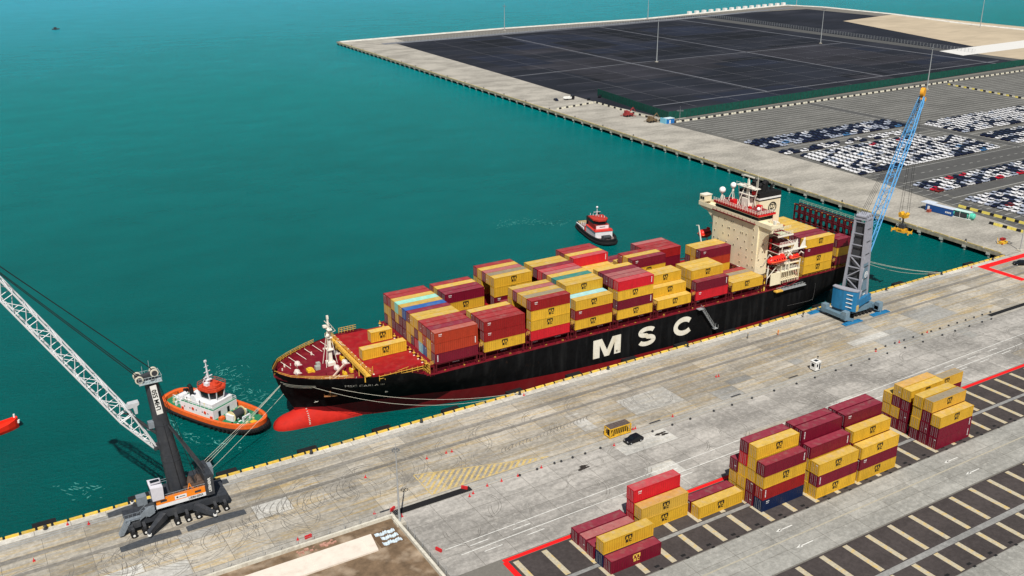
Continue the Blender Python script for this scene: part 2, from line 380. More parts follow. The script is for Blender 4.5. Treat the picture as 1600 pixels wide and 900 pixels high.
# pale dirt lot with its wall, slab and plastic sheets
dirtm = mat('bare_earth', (.17,.115,.07), .95, var=.4, scale=.4, dirt=((.42,.33,.24), .9, .22, (1,1,1)), bump=.4)
sheet('earth_lot', [(-60,80),(67.4,80),(67.4,162.0),(-60,162.0)], .0, dirtm)
g = MB(); g.box(-60, 67.9, 162.0, 162.5, -.02, .75); g.box(67.4, 68.0, 80, 162.0, -.02, .75)
tag(g.build('low_wall', mat('pale_wall', (.62,.59,.50), .9, var=.15, dirt=((.35,.31,.25), .7, .8))), 'low pale concrete wall round the brown earth lot', 'wall')
fe = empty('wire_fence', (0,162.2,0), 'thin wire fence with slender posts along the wall of the earth lot', 'fence')
g = MB(); g.tube((0,0,.6), (0,0,2.6), .05, 6); pm = g.mesh('fence_post', [steel])
for k in range(30):
    o = link('fence_post', pm, fe, (67.5-k*3.4, .5, 0))
for k in range(14):
    o = link('fence_post', pm, fe, (68.3, -3-k*3.4, 0))
g = MB()
for z in (1.0, 1.6, 2.2): g.tube((-34,.5,z), (67.5,.5,z), .012, 3); g.tube((68.3,.5,z), (68.3,-50,z), .012, 3)
g.build('wire', steel, fe)
g = MB(); g.prism([(10,153.4),(60.6,153.1),(61.4,158.7),(10,159.0)], 2, 0, .35); g.box(59.0,59.3,153.3,158.6,.35,.40); g.box(48.0,48.2,153.3,158.6,.35,.39)
tag(g.build('concrete_slab', mat('fresh_concrete', (.74,.66,.57), .9, var=.06, scale=.4, dirt=((.5,.42,.35), .35, .5))), 'long pale pinkish concrete slab lying in the earth lot', 'concrete slab')
g = MB(); g.prism([(61.5,153.6),(66.5,153.6),(66.5,158.9),(61.5,158.9)], 2, 0, .08)
tag(g.build('wooden_tray', mat('damp_earth', (.13,.08,.045), .9, var=.2)), 'shallow dark tray beside the end of the pale slab', 'tray')
pls = mat('pale_blue_plastic', (.58,.68,.74), .35, var=.3, scale=2)
for k, (yy, x0, x1) in enumerate(((157.9,61.9,66.2),(156.2,62.6,66.2),(154.4,62.2,66.2))):
    g = MB(); n = 26
    A = []; B = []
    for i in range(n+1):
        x = x0+(x1-x0)*i/n; wv = .16*math.sin(i*.55+k)+.05*math.sin(i*1.7); z = .2+.08*math.sin(i*1.7)
        A.append((x, yy-.55+wv, z)); B.append((x, yy+.45+wv, z+.08*math.cos(i*2.1)))
    for i in range(n): g.quad([A[i],A[i+1],B[i+1],B[i]])
    for i in range(n): g.quad([(A[i][0],A[i][1],.08),(A[i+1][0],A[i+1][1],.08),A[i+1],A[i]])
    tag(g.build('plastic_sheet', pls), ['crumpled pale blue plastic sheet on the tray, nearest the quay','crumpled pale blue plastic sheet in the middle of the tray','crumpled pale blue plastic sheet on the tray, farthest from the quay'][k], 'plastic sheet', 'plastic sheets on the tray')
g = MB()
for k in range(24):
    x = 46+random.random()*9; y = 159.7+random.random()*1.5; s_ = .15+random.random()*.4
    g.box(x, x+s_*1.6, y, y+s_, 0, s_*.5)
stuff(tag(g.build('rubble', mat('brick_rubble', (.45,.24,.18), .9, var=.3)), 'pinkish brick rubble between wall and pale slab', 'rubble'))
# oil stains on the road: stains with a shape of their own
oil = mat('oil_stain', (.035,.03,.026), .5, var=.3)
for (cx, cy, lab, L_) in ((113.3,157.6,'dark oil stain on the concrete road left of the black car',2.6),(138.5,160.3,'dark oil stain on the concrete road right of the black car',3.8)):
    g = MB()
    for k in range(7):
        a = random.random()*6.28; q = random.random(); x = cx+L_*q*math.cos(a)*.55; y = cy+.75*q*math.sin(a); r_ = .35+random.random()*.55; ln = 1+random.random()*.9
        n = 13; ph = random.random()*6
        pts = [(x+r_*ln*(1+.3*math.sin(3*t/n*6.28+ph))*math.cos(t/n*6.28), y+r_*.55*(1+.3*math.cos(4*t/n*6.28+ph))*math.sin(t/n*6.28), .013+.001*k) for t in range(n)]
        g.quad(pts)
    stuff(tag(g.build('oil_stain', oil), lab, 'oil stain'))
# tyre marks: thin rubber arcs on the paving
g = MB()
rub = mat('tyre_rubber_mark', (.15,.14,.125), .9, var=.4, scale=.6, dirt=((.42,.40,.36), 1.0, .35, (1,1,1)))
def arc(cx, cy, r, a0, a1, wd=.10, z=.009):
    n = max(6, int(r*abs(a1-a0)/1.2)); pr = None
    for i in range(n+1):
        t = a0+(a1-a0)*i/n; p = ((cx+(r-wd/2)*math.cos(t), cy+(r-wd/2)*math.sin(t), z), (cx+(r+wd/2)*math.cos(t), cy+(r+wd/2)*math.sin(t), z))
        if pr: g.quad([pr[0], p[0], p[1], pr[1]])
        pr = p
for k in range(150):
    zz = random.random()
    if zz < .4: cx = 0+random.random()*62; cy = 171+random.random()*9
    elif zz < .8: cx = 75+random.random()*200; cy = 150+random.random()*9
    else: cx = 60+random.random()*90; cy = 172+random.random()*10
    r_ = 2.5+random.random()*7; a = random.random()*6.28; sp = 1+random.random()*2.2
    lo, hi = (165.6,192) if cy > 164 else (138.5,161.9)
    if cy-r_ < lo or cy+r_ > hi: r_ = min(cy-lo, hi-cy)
    if r_ < 1.5: continue
    arc(cx, cy, r_, a, a+sp, z=.006+k*.00002)
    arc(cx, cy, r_*.9, a, a+sp*.9, z=.006+k*.00002+.004)
for k in range(26):                                                # a turning truck's repeated scrubbing
    x = 103+k*1.05; arc(x, 172.5+.1*k, 2.2, 1.2, 3.0, .16, .011+.0001*k)
    if k < 18: arc(44+k*1.5, 176.5, 5.2, 2.2, 3.7, .14, .0145+.0001*k)
stuff(g.build('tyre_marks', rub))['label'] = 'curved black tyre marks scrubbed onto the concrete'
# ------------------------------------------------------------ quay edge: kerb, fenders, bollards
ky = mat('kerb_yellow', (.74,.50,.07), .7, var=.2, rnd=.2, dirt=((.40,.36,.28), .8, 1.0))
kw = mat('kerb_concrete', (.50,.46,.38), .8, var=.2)
kerb = empty('quay_kerb', (0,196.5,0), 'yellow kerb of separate blocks along the edge of the quay', 'kerb')
g = MB(); g.box(.0, 2.55, -.12, .42, 0, .38); kb = g.mesh('kerb_block', [ky])
g = MB(); g.box(0, .45, -.02, .34, 0, .3); kj = g.mesh('kerb_gap', [black])
for k in range(-4, 109):
    x = -2.6+k*3.045; link('kerb_block', kb, kerb, (x, 0, 0))
    if k % 1 == 0: link('kerb_gap', kj, kerb, (x+2.58, 0, 0))
g = MB(); g.box(-260, 330, 196.62, 196.9, -2.2, -.03)
struct(g.build('quay_face', kw))
fend = []
for k in range(18):
    x = 4.9+k*19.12
    if x > 322: break
    g = MB(); g.box(-2.3,2.3,.1,2.3,-2.2,.12); g.box(-2.0,2.0,2.3,2.6,-2.0,-.05)
    for j in (-1.2,0,1.2): g.tube((j,0,-1.1), (j,1.7,-1.1), .45, 8)
    if k == 0: fm = g.mesh('fender', [black])
    o = link('fender', fm, None, (x,196.9,0))
    tag(o, 'black rubber fender on the quay edge, %s from the left' % ordn(k+1), 'fender', 'fenders along the quay edge')
for k in range(12):
    x = 4.9+k*28.75
    if k == 0:
        g = MB(); g.tube((0,0,0), (0,0,.12), .48, 12); g.tube((0,0,.1), (0,0,.65), .24, 10); g.sphere((0,0,.72), .42, .34, .2, 10, 5); bm_ = g.mesh('bollard', [dark])
    o = link('bollard', bm_, None, (x,196.0,0))
    tag(o, 'dark mooring bollard behind the quay kerb, %s from the left' % ordn(k+1), 'bollard', 'mooring bollards along the quay')

# ------------------------------------------------------------ shipping containers
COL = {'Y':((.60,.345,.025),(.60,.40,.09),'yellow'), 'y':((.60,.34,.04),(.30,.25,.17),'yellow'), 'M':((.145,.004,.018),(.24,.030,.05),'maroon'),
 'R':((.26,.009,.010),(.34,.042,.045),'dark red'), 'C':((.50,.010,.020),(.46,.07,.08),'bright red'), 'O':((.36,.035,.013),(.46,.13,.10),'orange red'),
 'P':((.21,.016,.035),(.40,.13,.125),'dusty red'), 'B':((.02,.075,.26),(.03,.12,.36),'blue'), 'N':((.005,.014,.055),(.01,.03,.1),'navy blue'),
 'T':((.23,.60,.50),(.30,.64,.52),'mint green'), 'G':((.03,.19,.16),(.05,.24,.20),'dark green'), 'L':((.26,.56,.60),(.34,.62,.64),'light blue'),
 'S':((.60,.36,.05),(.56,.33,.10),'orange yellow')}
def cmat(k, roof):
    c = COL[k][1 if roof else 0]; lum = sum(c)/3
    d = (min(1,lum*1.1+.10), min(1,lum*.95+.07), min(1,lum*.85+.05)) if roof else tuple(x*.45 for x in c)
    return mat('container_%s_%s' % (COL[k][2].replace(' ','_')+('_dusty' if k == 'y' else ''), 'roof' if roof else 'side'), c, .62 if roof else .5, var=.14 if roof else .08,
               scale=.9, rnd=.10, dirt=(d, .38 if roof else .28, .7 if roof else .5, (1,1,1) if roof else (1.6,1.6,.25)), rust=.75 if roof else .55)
def container_meshes(L_):
    W_, H = 2.438, 2.80
    g = MB()
    fr = .12
    # frame posts and rails
    for x in (0, L_-.16):
        for y in (0, W_-.16): g.box(x, x+.16, y, y+.16, 0, H)
    for y in (0, W_-.1): g.box(.16, L_-.16, y, y+.1, 0, .16); g.box(.16, L_-.16, y, y+.1, H-.1, H)
    # corrugated long sides, folded sheet
    n = int((L_-.32)/.56)
    for y0, s_ in ((.03, 1), (W_-.03, -1)):
        xs = []
        for i in range(n):
            a = .16+(L_-.32)*i/n; q = (L_-.32)/n
            xs += [(a,0),(a+q*.28,0),(a+q*.5,.05),(a+q*.78,.05)]
        xs.append((L_-.16,0))
        for (xa, da), (xb, db) in zip(xs, xs[1:]):
            g.quad([(xa,y0+s_*da,.16),(xb,y0+s_*db,.16),(xb,y0+s_*db,H-.1),(xa,y0+s_*da,H-.1)])
    # closed front end, corrugated
    ys = []
    for i in range(6):
        a = .16+(W_-.32)*i/6; q = (W_-.32)/6; ys += [(a,0),(a+q*.28,0),(a+q*.5,.05),(a+q*.78,.05)]
    ys.append((W_-.16,0))
    for (a, da), (c_, dc) in zip(ys, ys[1:]): g.quad([(L_-.03-da,a,.16),(L_-.03-dc,c_,.16),(L_-.03-dc,c_,H-.1),(L_-.03-da,a,H-.1)])
    for x in (0, L_-.1): g.box(x, x+.1, .16, W_-.16, H-.12, H); g.box(x, x+.1, .16, W_-.16, 0, .16)
    # roof with shallow ribs
    nr = int(L_/1.1); 
    for i in range(nr):
        a = .1+(L_-.2)*i/nr; q = (L_-.2)/nr
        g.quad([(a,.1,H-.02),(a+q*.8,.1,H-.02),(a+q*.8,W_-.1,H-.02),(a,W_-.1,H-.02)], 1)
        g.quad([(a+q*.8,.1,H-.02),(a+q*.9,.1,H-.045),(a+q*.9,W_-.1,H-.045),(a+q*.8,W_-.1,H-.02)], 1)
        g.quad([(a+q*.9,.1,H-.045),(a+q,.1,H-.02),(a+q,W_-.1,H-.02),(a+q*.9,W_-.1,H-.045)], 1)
    g.quad([(0,0,0),(L_,0,0),(L_,W_,0),(0,W_,0)])
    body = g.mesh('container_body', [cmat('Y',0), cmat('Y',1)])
    g = MB(); dw = (W_-.34)/2
    g.box(.02,.07,.0,dw,.17,H-.13)
    for z in (.6,1.3,2.0): g.box(.0,.025,.06,dw-.06,z,z+.06)
    g.tube((-.02,dw*.3,.2), (-.02,dw*.3,H-.18), .022, 5, 1); g.tube((-.02,dw*.72,.2), (-.02,dw*.72,H-.18), .022, 5, 1)
    door = g.mesh('container_door', [cmat('Y',0), steel])
    g = MB()
    for x in (0, L_):
        for y in (0, W_):
            for z in (0, H-.12):
                g.box(x-.012 if x == 0 else x-.17, x+.17 if x == 0 else x+.012, y-.012 if y == 0 else y-.15, y+.15 if y == 0 else y+.012, z-.004 if z == 0 else z, z+.12 if z == 0 else z+.126)
    cast = g.mesh('corner_castings', [cmat('Y',0)])
    return body, door, cast, W_, dw
CM40 = container_meshes(12.192); CM20 = container_meshes(6.06)
lblack = mat('logo_black', (.012,.012,.012), .5); lyel = mat('logo_yellow', (.75,.48,.08), .5); lwhite = mat('lettering_white', (.75,.75,.74), .5)
def logo_mesh(m):
    g = MB(); s = 1.5
    P = [[(0,.72),(0,1.5)],[(0,1.42),(1.5,1.42),(1.5,.72)],[(.75,1.4),(.75,.72)]]
    g.strokes(P, .3, (-.75,0,-.12), (1,0,0), (0,0,1), .012)
    P = [[(.62,.5),(.1,.5),(.1,.27),(.55,.27),(.55,.04),(0,.04)],[(1.5,.5),(.92,.5),(.92,.04),(1.5,.04)]]
    g.strokes(P, .17, (-.75,0,-.12), (1,0,0), (0,0,1), .014)
    return g.mesh('logo', [m])
LOGO = logo_mesh(lblack); LOGOY = logo_mesh(lyel)
g = MB()
for k in range(4): g.box(k*.24, k*.24+.15, -.006, 0, 0, .28)
g.box(0,.8,-.006,0,-.35,-.25)
LETA = g.mesh('lettering', [lwhite])
g = MB()
for k in range(5): g.box(0,.26,-.006,0,-k*.36,-k*.36-.24)
LETB = g.mesh('lettering', [lwhite])
g = MB()
g.box(-.006,0,0,.5,0,.16)
LETD = g.mesh('door_lettering', [lwhite])
def container(k, L_, mtx, label, group, logo=True, side='near'):
    body, door, cast, W_, dw = CM40 if L_ > 7 else CM20
    r = bpy.data.objects.new('shipping_container', None); C.objects.link(r); r.matrix_world = mtx; r.empty_display_size = .5
    tag(r, label, 'container', group)
    def put(nm, me, ma, loc=(0,0,0), rz=0):
        o = link(nm, me, r, loc, rz)
        for i, m_ in enumerate(ma): o.material_slots[i].link = 'OBJECT'; o.material_slots[i].material = m_
        return o
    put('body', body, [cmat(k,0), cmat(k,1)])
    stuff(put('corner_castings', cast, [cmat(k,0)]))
    put('door', door, [cmat(k,0), steel], (0,.17,0)); put('door', door, [cmat(k,0), steel], (0,.17+dw,0))
    if k in 'YyS' and logo: link('logo', LOGO, r, (L_*.5+random.uniform(-.3,.3),0,1.05))
    elif k == 'M' and logo == 'yellow': link('logo', LOGOY, r, (L_*.5,0,1.05))
    elif logo is not False:
        q = random.random()
        if q < .35: link('lettering', LETA, r, (1.1,.0,2.1))
        elif q < .6: link('lettering', LETB, r, (.55,.0,2.35))
        if q > .7: link('lettering', LETB, r, (L_-.9,.0,2.4))
    if random.random() < (.15 if k in 'YyS' else .4): link('door_lettering', LETD, r, (-.03,random.choice((.4,1.5)),random.choice((2.25,1.2))))
    return r
TP = 2.83
# ------------------------------------------------------------ container yard stacks (x, near y, columns near->far, bottom->top)
yard_stacks = [
 ('leftmost yard stack', 95.47, [(122.86,'M'),(125.45,'NY'),(128.5,'M'),(131.25,'P'),(133.85,'M')]),
 ('second yard stack from the left', 108.75, [(130.5,'YS'),(133.2,'CCC')]),
 ('third yard stack from the left', 121.95, [(128.0,'Y'),(130.65,'M')]),
 ('yard stack standing on the navy blue container', 134.92, [(123.03,'NRYM'),(125.75,'MMYYY'),(128.3,'YYYCM'),(130.9,'YYM')]),
 ('yard stack right of the navy blue one', 148.39, [(120.53,'YMY'),(123.2,'YYYM'),(125.9,'YMYMM'),(128.5,'MYMMM')]),
 ('middle yard stack with white squares', 161.5, [(120.4,'YMY'),(123.1,'MYMY'),(125.8,'YMYMM'),(128.4,'MYMMM')]),
 ('big right yard block, near part', 188.12, [(120.3,'MMY'),(122.95,'MMMy'),(125.6,'MYYY')]),
 ('big right yard block, far part', 188.5, [(129.2,'MMMY'),(131.8,'MYMS'),(134.4,'MYY')]),
 ('rearmost right yard stack', 202.1, [(133.2,'MMy')]),
]
for nm, x, cols in yard_stacks:
    for j, (y, st) in enumerate(cols):
        for t, k in enumerate(st):
            nxt = cols[j+1][1] if j+1 < len(cols) else ''
            vis = j == 0 or t >= len(cols[j-1][1]) or t == len(st)-1 or True
            pos = 'top' if t == len(st)-1 else 'bottom' if t == 0 else ordn(t+1)+' tier'
            if len(st) == 1: pos = 'single layer'
            row = ['nearest row','second row','third row','fourth row','farthest row'][j]
            tl = '%s container, %s, %s, %s' % (COL[k][2], pos, row, nm)
            lg = 'yellow' if (x < 96 and j == 0) else (j == 0 or t >= len(cols[j-1][1]))
            jx = random.uniform(-.12,.12)
            container(k, 12.192, Matrix.Translation((x+jx, y, t*TP+.02)), tl, 'containers stacked in the yard', lg)

# ------------------------------------------------------------ THE SHIP, local frame: u aft along the hull, w away from the quay, z up from the hatch tops
TH, TR, HL = -.0161, -.0008, .003
SHIP = Matrix.Translation((97.9423,200.7078,12.2329)) @ Matrix.Rotation(TH,4,'Z') @ Matrix.Rotation(-TR,4,'Y') @ Matrix.Rotation(HL,4,'X')
def on_ship(u, w_, z, rz=0): return SHIP @ Matrix.Translation((u,w_,z)) @ Matrix.Rotation(rz,4,'Z')
ship = bpy.data.objects.new('container_ship', None); C.objects.link(ship); ship.matrix_world = SHIP
tag(ship, 'huge black hulled container ship with red deck moored along the quay', 'container ship')
HB = [ # z, [(u, half breadth)]
 (1.0, [(-37.0,0),(-36.4,2.4),(-35.5,4.6),(-34,6.4),(-32,8.0),(-28.8,10.0),(-25,11.9),(-22,13.1),(-18,14.7),(-14.5,15.8),(-9,16.25),(0,16.3),(138,16.3),(156,15.2)]),
 (-2.6, [(-36.1,0),(-35,2.4),(-33.5,4.4),(-31.5,6.1),(-28.5,8.1),(-25,10.1),(-21,12.1),(-17,13.7),(-12,15.1),(-7,15.9),(0,16.25),(138,16.3),(156,15.0)]),
 (-6.0, [(-35.0,0),(-32,2.6),(-28,5.0),(-22,8.0),(-15,10.7),(-8,12.9),(0,14.6),(10,15.7),(22,16.2),(30,16.3),(136,16.3),(156,13.5)]),
 (-10.7, [(-32.5,0),(-29,1.8),(-25,3.7),(-18.7,5.1),(-11.5,7.0),(-2.7,9.4),(8.3,12.8),(22.8,15.4),(36,16.2),(45,16.3),(130,16.3),(154,8)]),
 (-15.2, [(-30.8,0),(-27,1.5),(-17,4.2),(-11.5,5.9),(1,8.9),(17.6,13.0),(34,15.6),(46,16.2),(55,16.3),(120,16.2),(150,3)]),
 (-19.0, [(-30.0,0),(-22,1.5),(-10,3.5),(2,7),(18,11.0),(36,14.6),(50,15.9),(60,16.1),(110,15.5),(145,1)]),
]
def ztop(u):
    return interp([(-37,.75),(-30,.35),(-22,.05),(-12,-.1),(-7.5,-.4),(-2.6,-2.45),(0,-2.6),(118,-2.6),(123,-1.0),(156,-.8)], u)
def hbreadth(uref, z):
    def lev(i):
        tab = HB[i][1]; st = tab[0][0]; u = uref if uref > 23 else st+(uref+37.0)*(60-(st+37.0))/60
        return u, interp(tab, u)
    for i in range(len(HB)-1):
        za, zb = HB[i][0], HB[i+1][0]
        if z >= zb:
            f = min(1, max(0, (z-zb)/(za-zb))); a, b = lev(i), lev(i+1)
            return b[0]+(a[0]-b[0])*f, b[1]+(a[1]-b[1])*f
    return lev(len(HB)-1)
refs = [-37,-36.6,-36,-35,-34,-32.5,-31,-29,-27,-25,-22.5,-20,-17.5,-15,-12,-9.5,-7.5,-6,-4.5,-2.6,0,4,8,14,20,27,35,45,60,80,100,118,123,130,138,143,148,152,156]
levs = [-19,-17,-15.2,-13,None,None,-9.2,-7.6,-6,-4.4,-3.4]
def boot(u): return interp([(-37,-10.7),(5,-10.7),(25,-11.0),(58,-12.2),(85,-12.6),(112,-11.9),(156,-11.2)], u)
hullblack = mat('hull_black_paint', (.0045,.0048,.0055), .75, var=.4, scale=.5, spec=.06, dirt=((.020,.021,.022), .55, .45, (1.3,1.3,.14)), rust=.15)
hullred_shaded = mat('hull_red_boottop_shaded', (.21,.009,.012), .5, var=.15, scale=.5, dirt=((.22,.03,.03), .5, .3, (1,1,.3)))  # shade on the hull side darkened into the boot-top red
deckred = mat('deck_red_paint', (.165,.004,.014), .6, var=.2, scale=.7, dirt=((.24,.045,.035), .5, .6, (1,1,1)), rust=.3)
hatchred = mat('hatch_red_paint', (.32,.008,.012), .6, var=.2, scale=.7, dirt=((.30,.05,.04), .6, .5, (1,1,1)))
for side in (-1, 1):
    pass
g = MB(); rings = []
for u in refs:
    zt = ztop(u); zs = [boot(u)-.01 if k_ == 4 else boot(u) if q is None else q for k_, q in enumerate(levs)]+[zt*.5+(-3.4)*.5, zt]
    L_, R_ = [], []
    for z in zs:
        uu, hb = hbreadth(u, z); L_.append((uu, 16.1-hb, z)); R_.append((uu, 16.1+hb, z))
    rings.append(R_[::-1]+L_)            # far top -> keel -> near top
n = len(levs)+2
o0 = 0; g.v = [p for r in rings for p in r]
m_ = len(rings[0])
for j in range(len(rings)-1):
    for i in range(m_-1):
        # red below the boot line
        k = i if i >= n else 2*n-1-i-1
        lev_i = i-n if i >= n else n-2-i
        red = (lev_i < 4) if i != n-1 else True
        g.f.append([j*m_+i, j*m_+i+1, (j+1)*m_+i+1, (j+1)*m_+i]); g.m.append(1 if red else 0); g.sm.append(True)
g.add(rings[-1], [tuple(range(m_))], 0)
hull = g.build('hull', [hullblack, hullred_shaded], ship)
# bulbous bow
g = MB(); bs = []
for u, rw, rz_, cz in ((-38.1,.15,.15,-15.2),(-37.9,1.0,.9,-15.2),(-37.4,1.8,1.6,-15.2),(-36.4,2.5,2.3,-15.2),(-35,3.0,2.8,-15.2),(-33,3.3,3.2,-15.2),(-31.4,3.45,3.9,-15.2),(-30,3.6,4.3,-15.2),(-27,4.0,4.2,-15.2),(-22,4.4,3.9,-15.2),(-16,4.6,3.4,-15.3)):
    bs.append([(u, 16.1+rw*math.cos(t/20*6.2832), cz+rz_*math.sin(t/20*6.2832)) for t in range(20)])
g.loft(bs); g.build('bulbous_bow', mat('bulb_red', (.50,.020,.012), .7, var=.18, scale=.5, spec=.15, dirt=((.30,.02,.02), .6, .5, (1,1,.5))), ship)
# decks
def deck_plate(name, us, dz, m, parent=ship, inset=.25):
    g = MB(); pr = None
    for u in us:
        z = dz(u); uu, hb = hbreadth(u, z); p = ((uu, 16.1-hb+inset, z), (uu, 16.1+hb-inset, z))
        if pr: g.quad([pr[0], p[0], p[1], pr[1]])
        pr = p
    return g.build(name, m, parent)
deck_plate('forecastle_deck', [-36.2,-35,-34,-32.5,-31,-29,-27,-25,-22.5,-20,-17.5,-16,-15.85,-12,-9.5,-7.5,-4.5,-2.6], lambda u: -1.15 if u < -15.9 else -2.9, deckred)
deck_plate('main_deck', [-3,0,4,8,20,45,80,118,123,138,148,155.8], lambda u: -2.95 if u < 121 else -1.25, deckred)
# black gunwale inside face and red sheer strake
g = MB()
for s_ in (-1, 1):
    pr = None
    for u in [x for x in refs if x >= -3]:
        uu, hb = hbreadth(u, -2.6); zt = ztop(u); w_ = 16.1+s_*(hb+.03)
        p = [(u, w_, zt-.02), (u, w_, zt+.30), (u, w_-s_*.3, zt+.30), (u, w_-s_*.3, zt-.4)]
        if pr:
            for a in range(3): g.quad([pr[a], p[a], p[a+1], pr[a+1]])
        pr = p
stuff(g.build('sheer_strake', deckred, ship))
g = MB()
for s_ in (-1, 1):
    pr = None
    for u in [x for x in refs if x <= -2.6]:
        zt = ztop(u); uu, hb = hbreadth(u, zt); w_ = 16.1+s_*max(0, hb-.28); w0 = 16.1+s_*hb
        zb_ = -1.15 if u < -15.9 else -2.9; wb = 16.1+s_*max(0, min(hb, hbreadth(u, zb_)[1])-.3)
        p = [(uu, w0, zt), (uu+.15, w_, zt), (uu+.2, wb, zb_)]
        if pr:
            g.quad([pr[0], p[0], p[1], pr[1]], 1); g.quad([pr[1], p[1], p[2], pr[2]], 0)
        pr = p
g.build('bulwark', [deckred, hullblack], ship)
darkred = mat('guide_maroon_gap_shade', (.085,.004,.009), .6, var=.2)
def rail(us, wf, zf, m, name, h=1.1, step=1.6, th=.035, rows=3, parent=ship):
    g = MB(); P = [Vector((u, wf(u), zf(u))) for u in us]
    for a, b in zip(P, P[1:]):
        for k in range(rows): g.tube(a+Vector((0,0,h*(k+1)/rows)), b+Vector((0,0,h*(k+1)/rows)), th, 4, cap=False)
        n_ = max(1, int((b-a).length/step))
        for k in range(n_): q = a.lerp(b, k/n_); g.tube(q, q+Vector((0,0,h)), th, 4, cap=False)
    return g.build(name, m, parent)
yrail = mat('rail_yellow', (.68,.40,.06), .6, var=.2)
cream = mat('superstructure_cream', (.80,.71,.50), .5, var=.05, scale=.5, dirt=((.55,.42,.25), .3, .5, (1,1,.2)))
creamw = mat('cream_white_fittings', (.78,.74,.64), .5, var=.08)
rail([-36.6,-34,-31,-27.5,-24,-20.5], lambda u: 16.1-hbreadth(u, 0)[1]+.6, lambda u: -.1, yrail, 'bow_railing', 1.0, 1.5, .05)
rail([-36.6,-34,-31,-28,-25,-22], lambda u: 16.1+hbreadth(u, 0)[1]-.6, lambda u: -.1, yrail, 'bow_railing', 1.2, 1.2, .06)
rail([-14,-11.5,-9], lambda u: 31.0, lambda u: -.1, yrail, 'bow_railing', 1.6, .8, .06)
# walkway bridge across the forecastle
g = MB(); g.box(-18.3,-16.9,1.2,29,.55,.7)
for s_ in (-18.3,-16.9):
    for k in range(24):
        w_ = 1.2+k*1.2; g.beam((s_,w_,.7),(s_,w_,1.9),.07)
    for z in (1.1,1.5,1.9): g.beam((s_,1.2,z),(s_,29,z),.08)
for w_ in (2,6,10,16.1,22,26,28.6): g.beam((-18.2,w_,-1.15),(-18.2,w_,.6),.22); g.beam((-17,w_,-1.15),(-17,w_,.6),.22); g.beam((-18.2,w_,-1.1),(-17,w_+1.2,.5),.1)
g.build('walkway', yrail, ship)
g = MB()
for w_ in (3.5,): 
    g.beam((-16.5,w_,-1.15),(-16.5,w_,1.9),.1); g.beam((-15.5,w_,-1.15),(-15.5,w_,1.9),.1)
    for k in range(6): g.beam((-16.5,w_,-.8+k*.45),(-15.5,w_,-.8+k*.45),.06)
g.build('ladder', yrail, ship)
g = MB(); g.beam((-14.9,.9,.0),(-3,.9,.0),.12); g.beam((-14.9,.9,-.6),(-3,.9,-.6),.12)
for k in range(9): g.beam((-14.9+k*1.48,.9,-1.2),(-14.9+k*1.48,.9,.4),.09)
g.beam((-10,.9,.4),(-7,.9,.8),.08)
g.build('side_railing', yrail, ship)
# foremast
g = MB(); u0 = -21.9
g.beam((u0,16.1,-1.2),(u0,16.1,11.4),1.0,1.0,taper=.35)
for a in ((-1.6,-1.4),(-1.6,1.4),(1.8,0)): g.tube((u0+a[0],16.1+a[1],-1.2),(u0+a[0]*.15,16.1+a[1]*.15,8.2),.09,6)
g.box(u0-.8,u0+.8,15.2,17,3.0,3.2); g.box(u0-.7,u0+.7,15.3,16.9,6.3,6.45); g.box(u0-.6,u0+.6,14.6,17.6,8.7,8.85)
for z in (3.2,6.45,8.85): 
    for p in ((-.7,-.8),(.7,-.8),(.7,.8),(-.7,.8)): g.tube((u0+p[0],16.1+p[1],z),(u0+p[0],16.1+p[1],z+.9),.04,4)
g.beam((u0-.2,14.2,10.2),(u0-.2,18,10.2),.12); g.box(u0-1.3,u0-.4,15.6,16.5,9.3,9.8); g.box(u0-.25,u0+.25,15.8,16.3,11.4,12.3)
g.sphere((u0-.5,15.3,7.2),.55,.3,.55,8,5); g.tube((u0+1.9,16.1,7.8),(u0+.1,16.1,10.6),.06,4); g.beam((u0,16.1,7.2),(u0+1.9,16.1,7.8),.1)
g.box(u0-1.0,u0+1.0,15.0,17.2,-1.15,-.3)
g.build('foremast', creamw, ship)
def winch(u, w_, z):
    g = MB(); g.tube((u,w_-1.0,z+.75),(u,w_+1.0,z+.75),.5,12,0); g.tube((u,w_-1.1,z+.75),(u,w_-.9,z+.75),.75,12,0); g.tube((u,w_+.9,z+.75),(u,w_+1.1,z+.75),.75,12,0)
    g.tube((u,w_+1.4,z+.75),(u,w_+1.9,z+.75),.4,10,0); g.box(u-.7,u+.7,w_-1.6,w_-1.1,z,z+1.1,1); g.box(u-.6,u+.6,w_+1.1,w_+1.35,z,z+1.0,1); g.box(u-.9,u+.9,w_-1.7,w_+1.7,z,z+.12,1)
    return g.build('winch', [mat('winch_drum_white', (.72,.66,.60), .6, var=.25, scale=4), deckred], ship)
for u, w_ in ((-31.2,13.6),(-29.6,18.2),(-21.8,11.0),(-18.9,13.0),(-18.9,19.5),(-16,24.2)): winch(u, w_, -1.15)
g = MB(); g.box(-28.6,-27.0,14.0,15.6,-1.15,-.5); g.box(-28.3,-27.5,14.2,15.2,-.5,-.15); g.box(-27.3,-26.9,13.6,16.3,-1.15,-.8)
g.build('mooring_fitting', mat('fitting_yellow', (.72,.46,.03), .5, var=.2), ship)
g = MB(); g.box(-26.4,-25.2,14.4,15.6,-1.15,-.2); g.box(-25.6,-24.6,16.0,16.9,-1.15,.0); g.build('mooring_fitting', mat('fitting_grey', (.36,.38,.33), .6), ship)
for u, w_ in ((-21.5,7.8),(-19.4,8.6),(-18.9,16.6),(-17.9,10.0)):
    g = MB(); g.box(u,u+.9,w_,w_+1.2,-1.15,-.45); g.tube((u+.2,w_+.3,-.45),(u+.2,w_+.3,-.05),.2,8); g.tube((u+.2,w_+.9,-.45),(u+.2,w_+.9,-.05),.2,8); g.build('bitts', mat('fitting_yellow',(0,0,0)), ship)
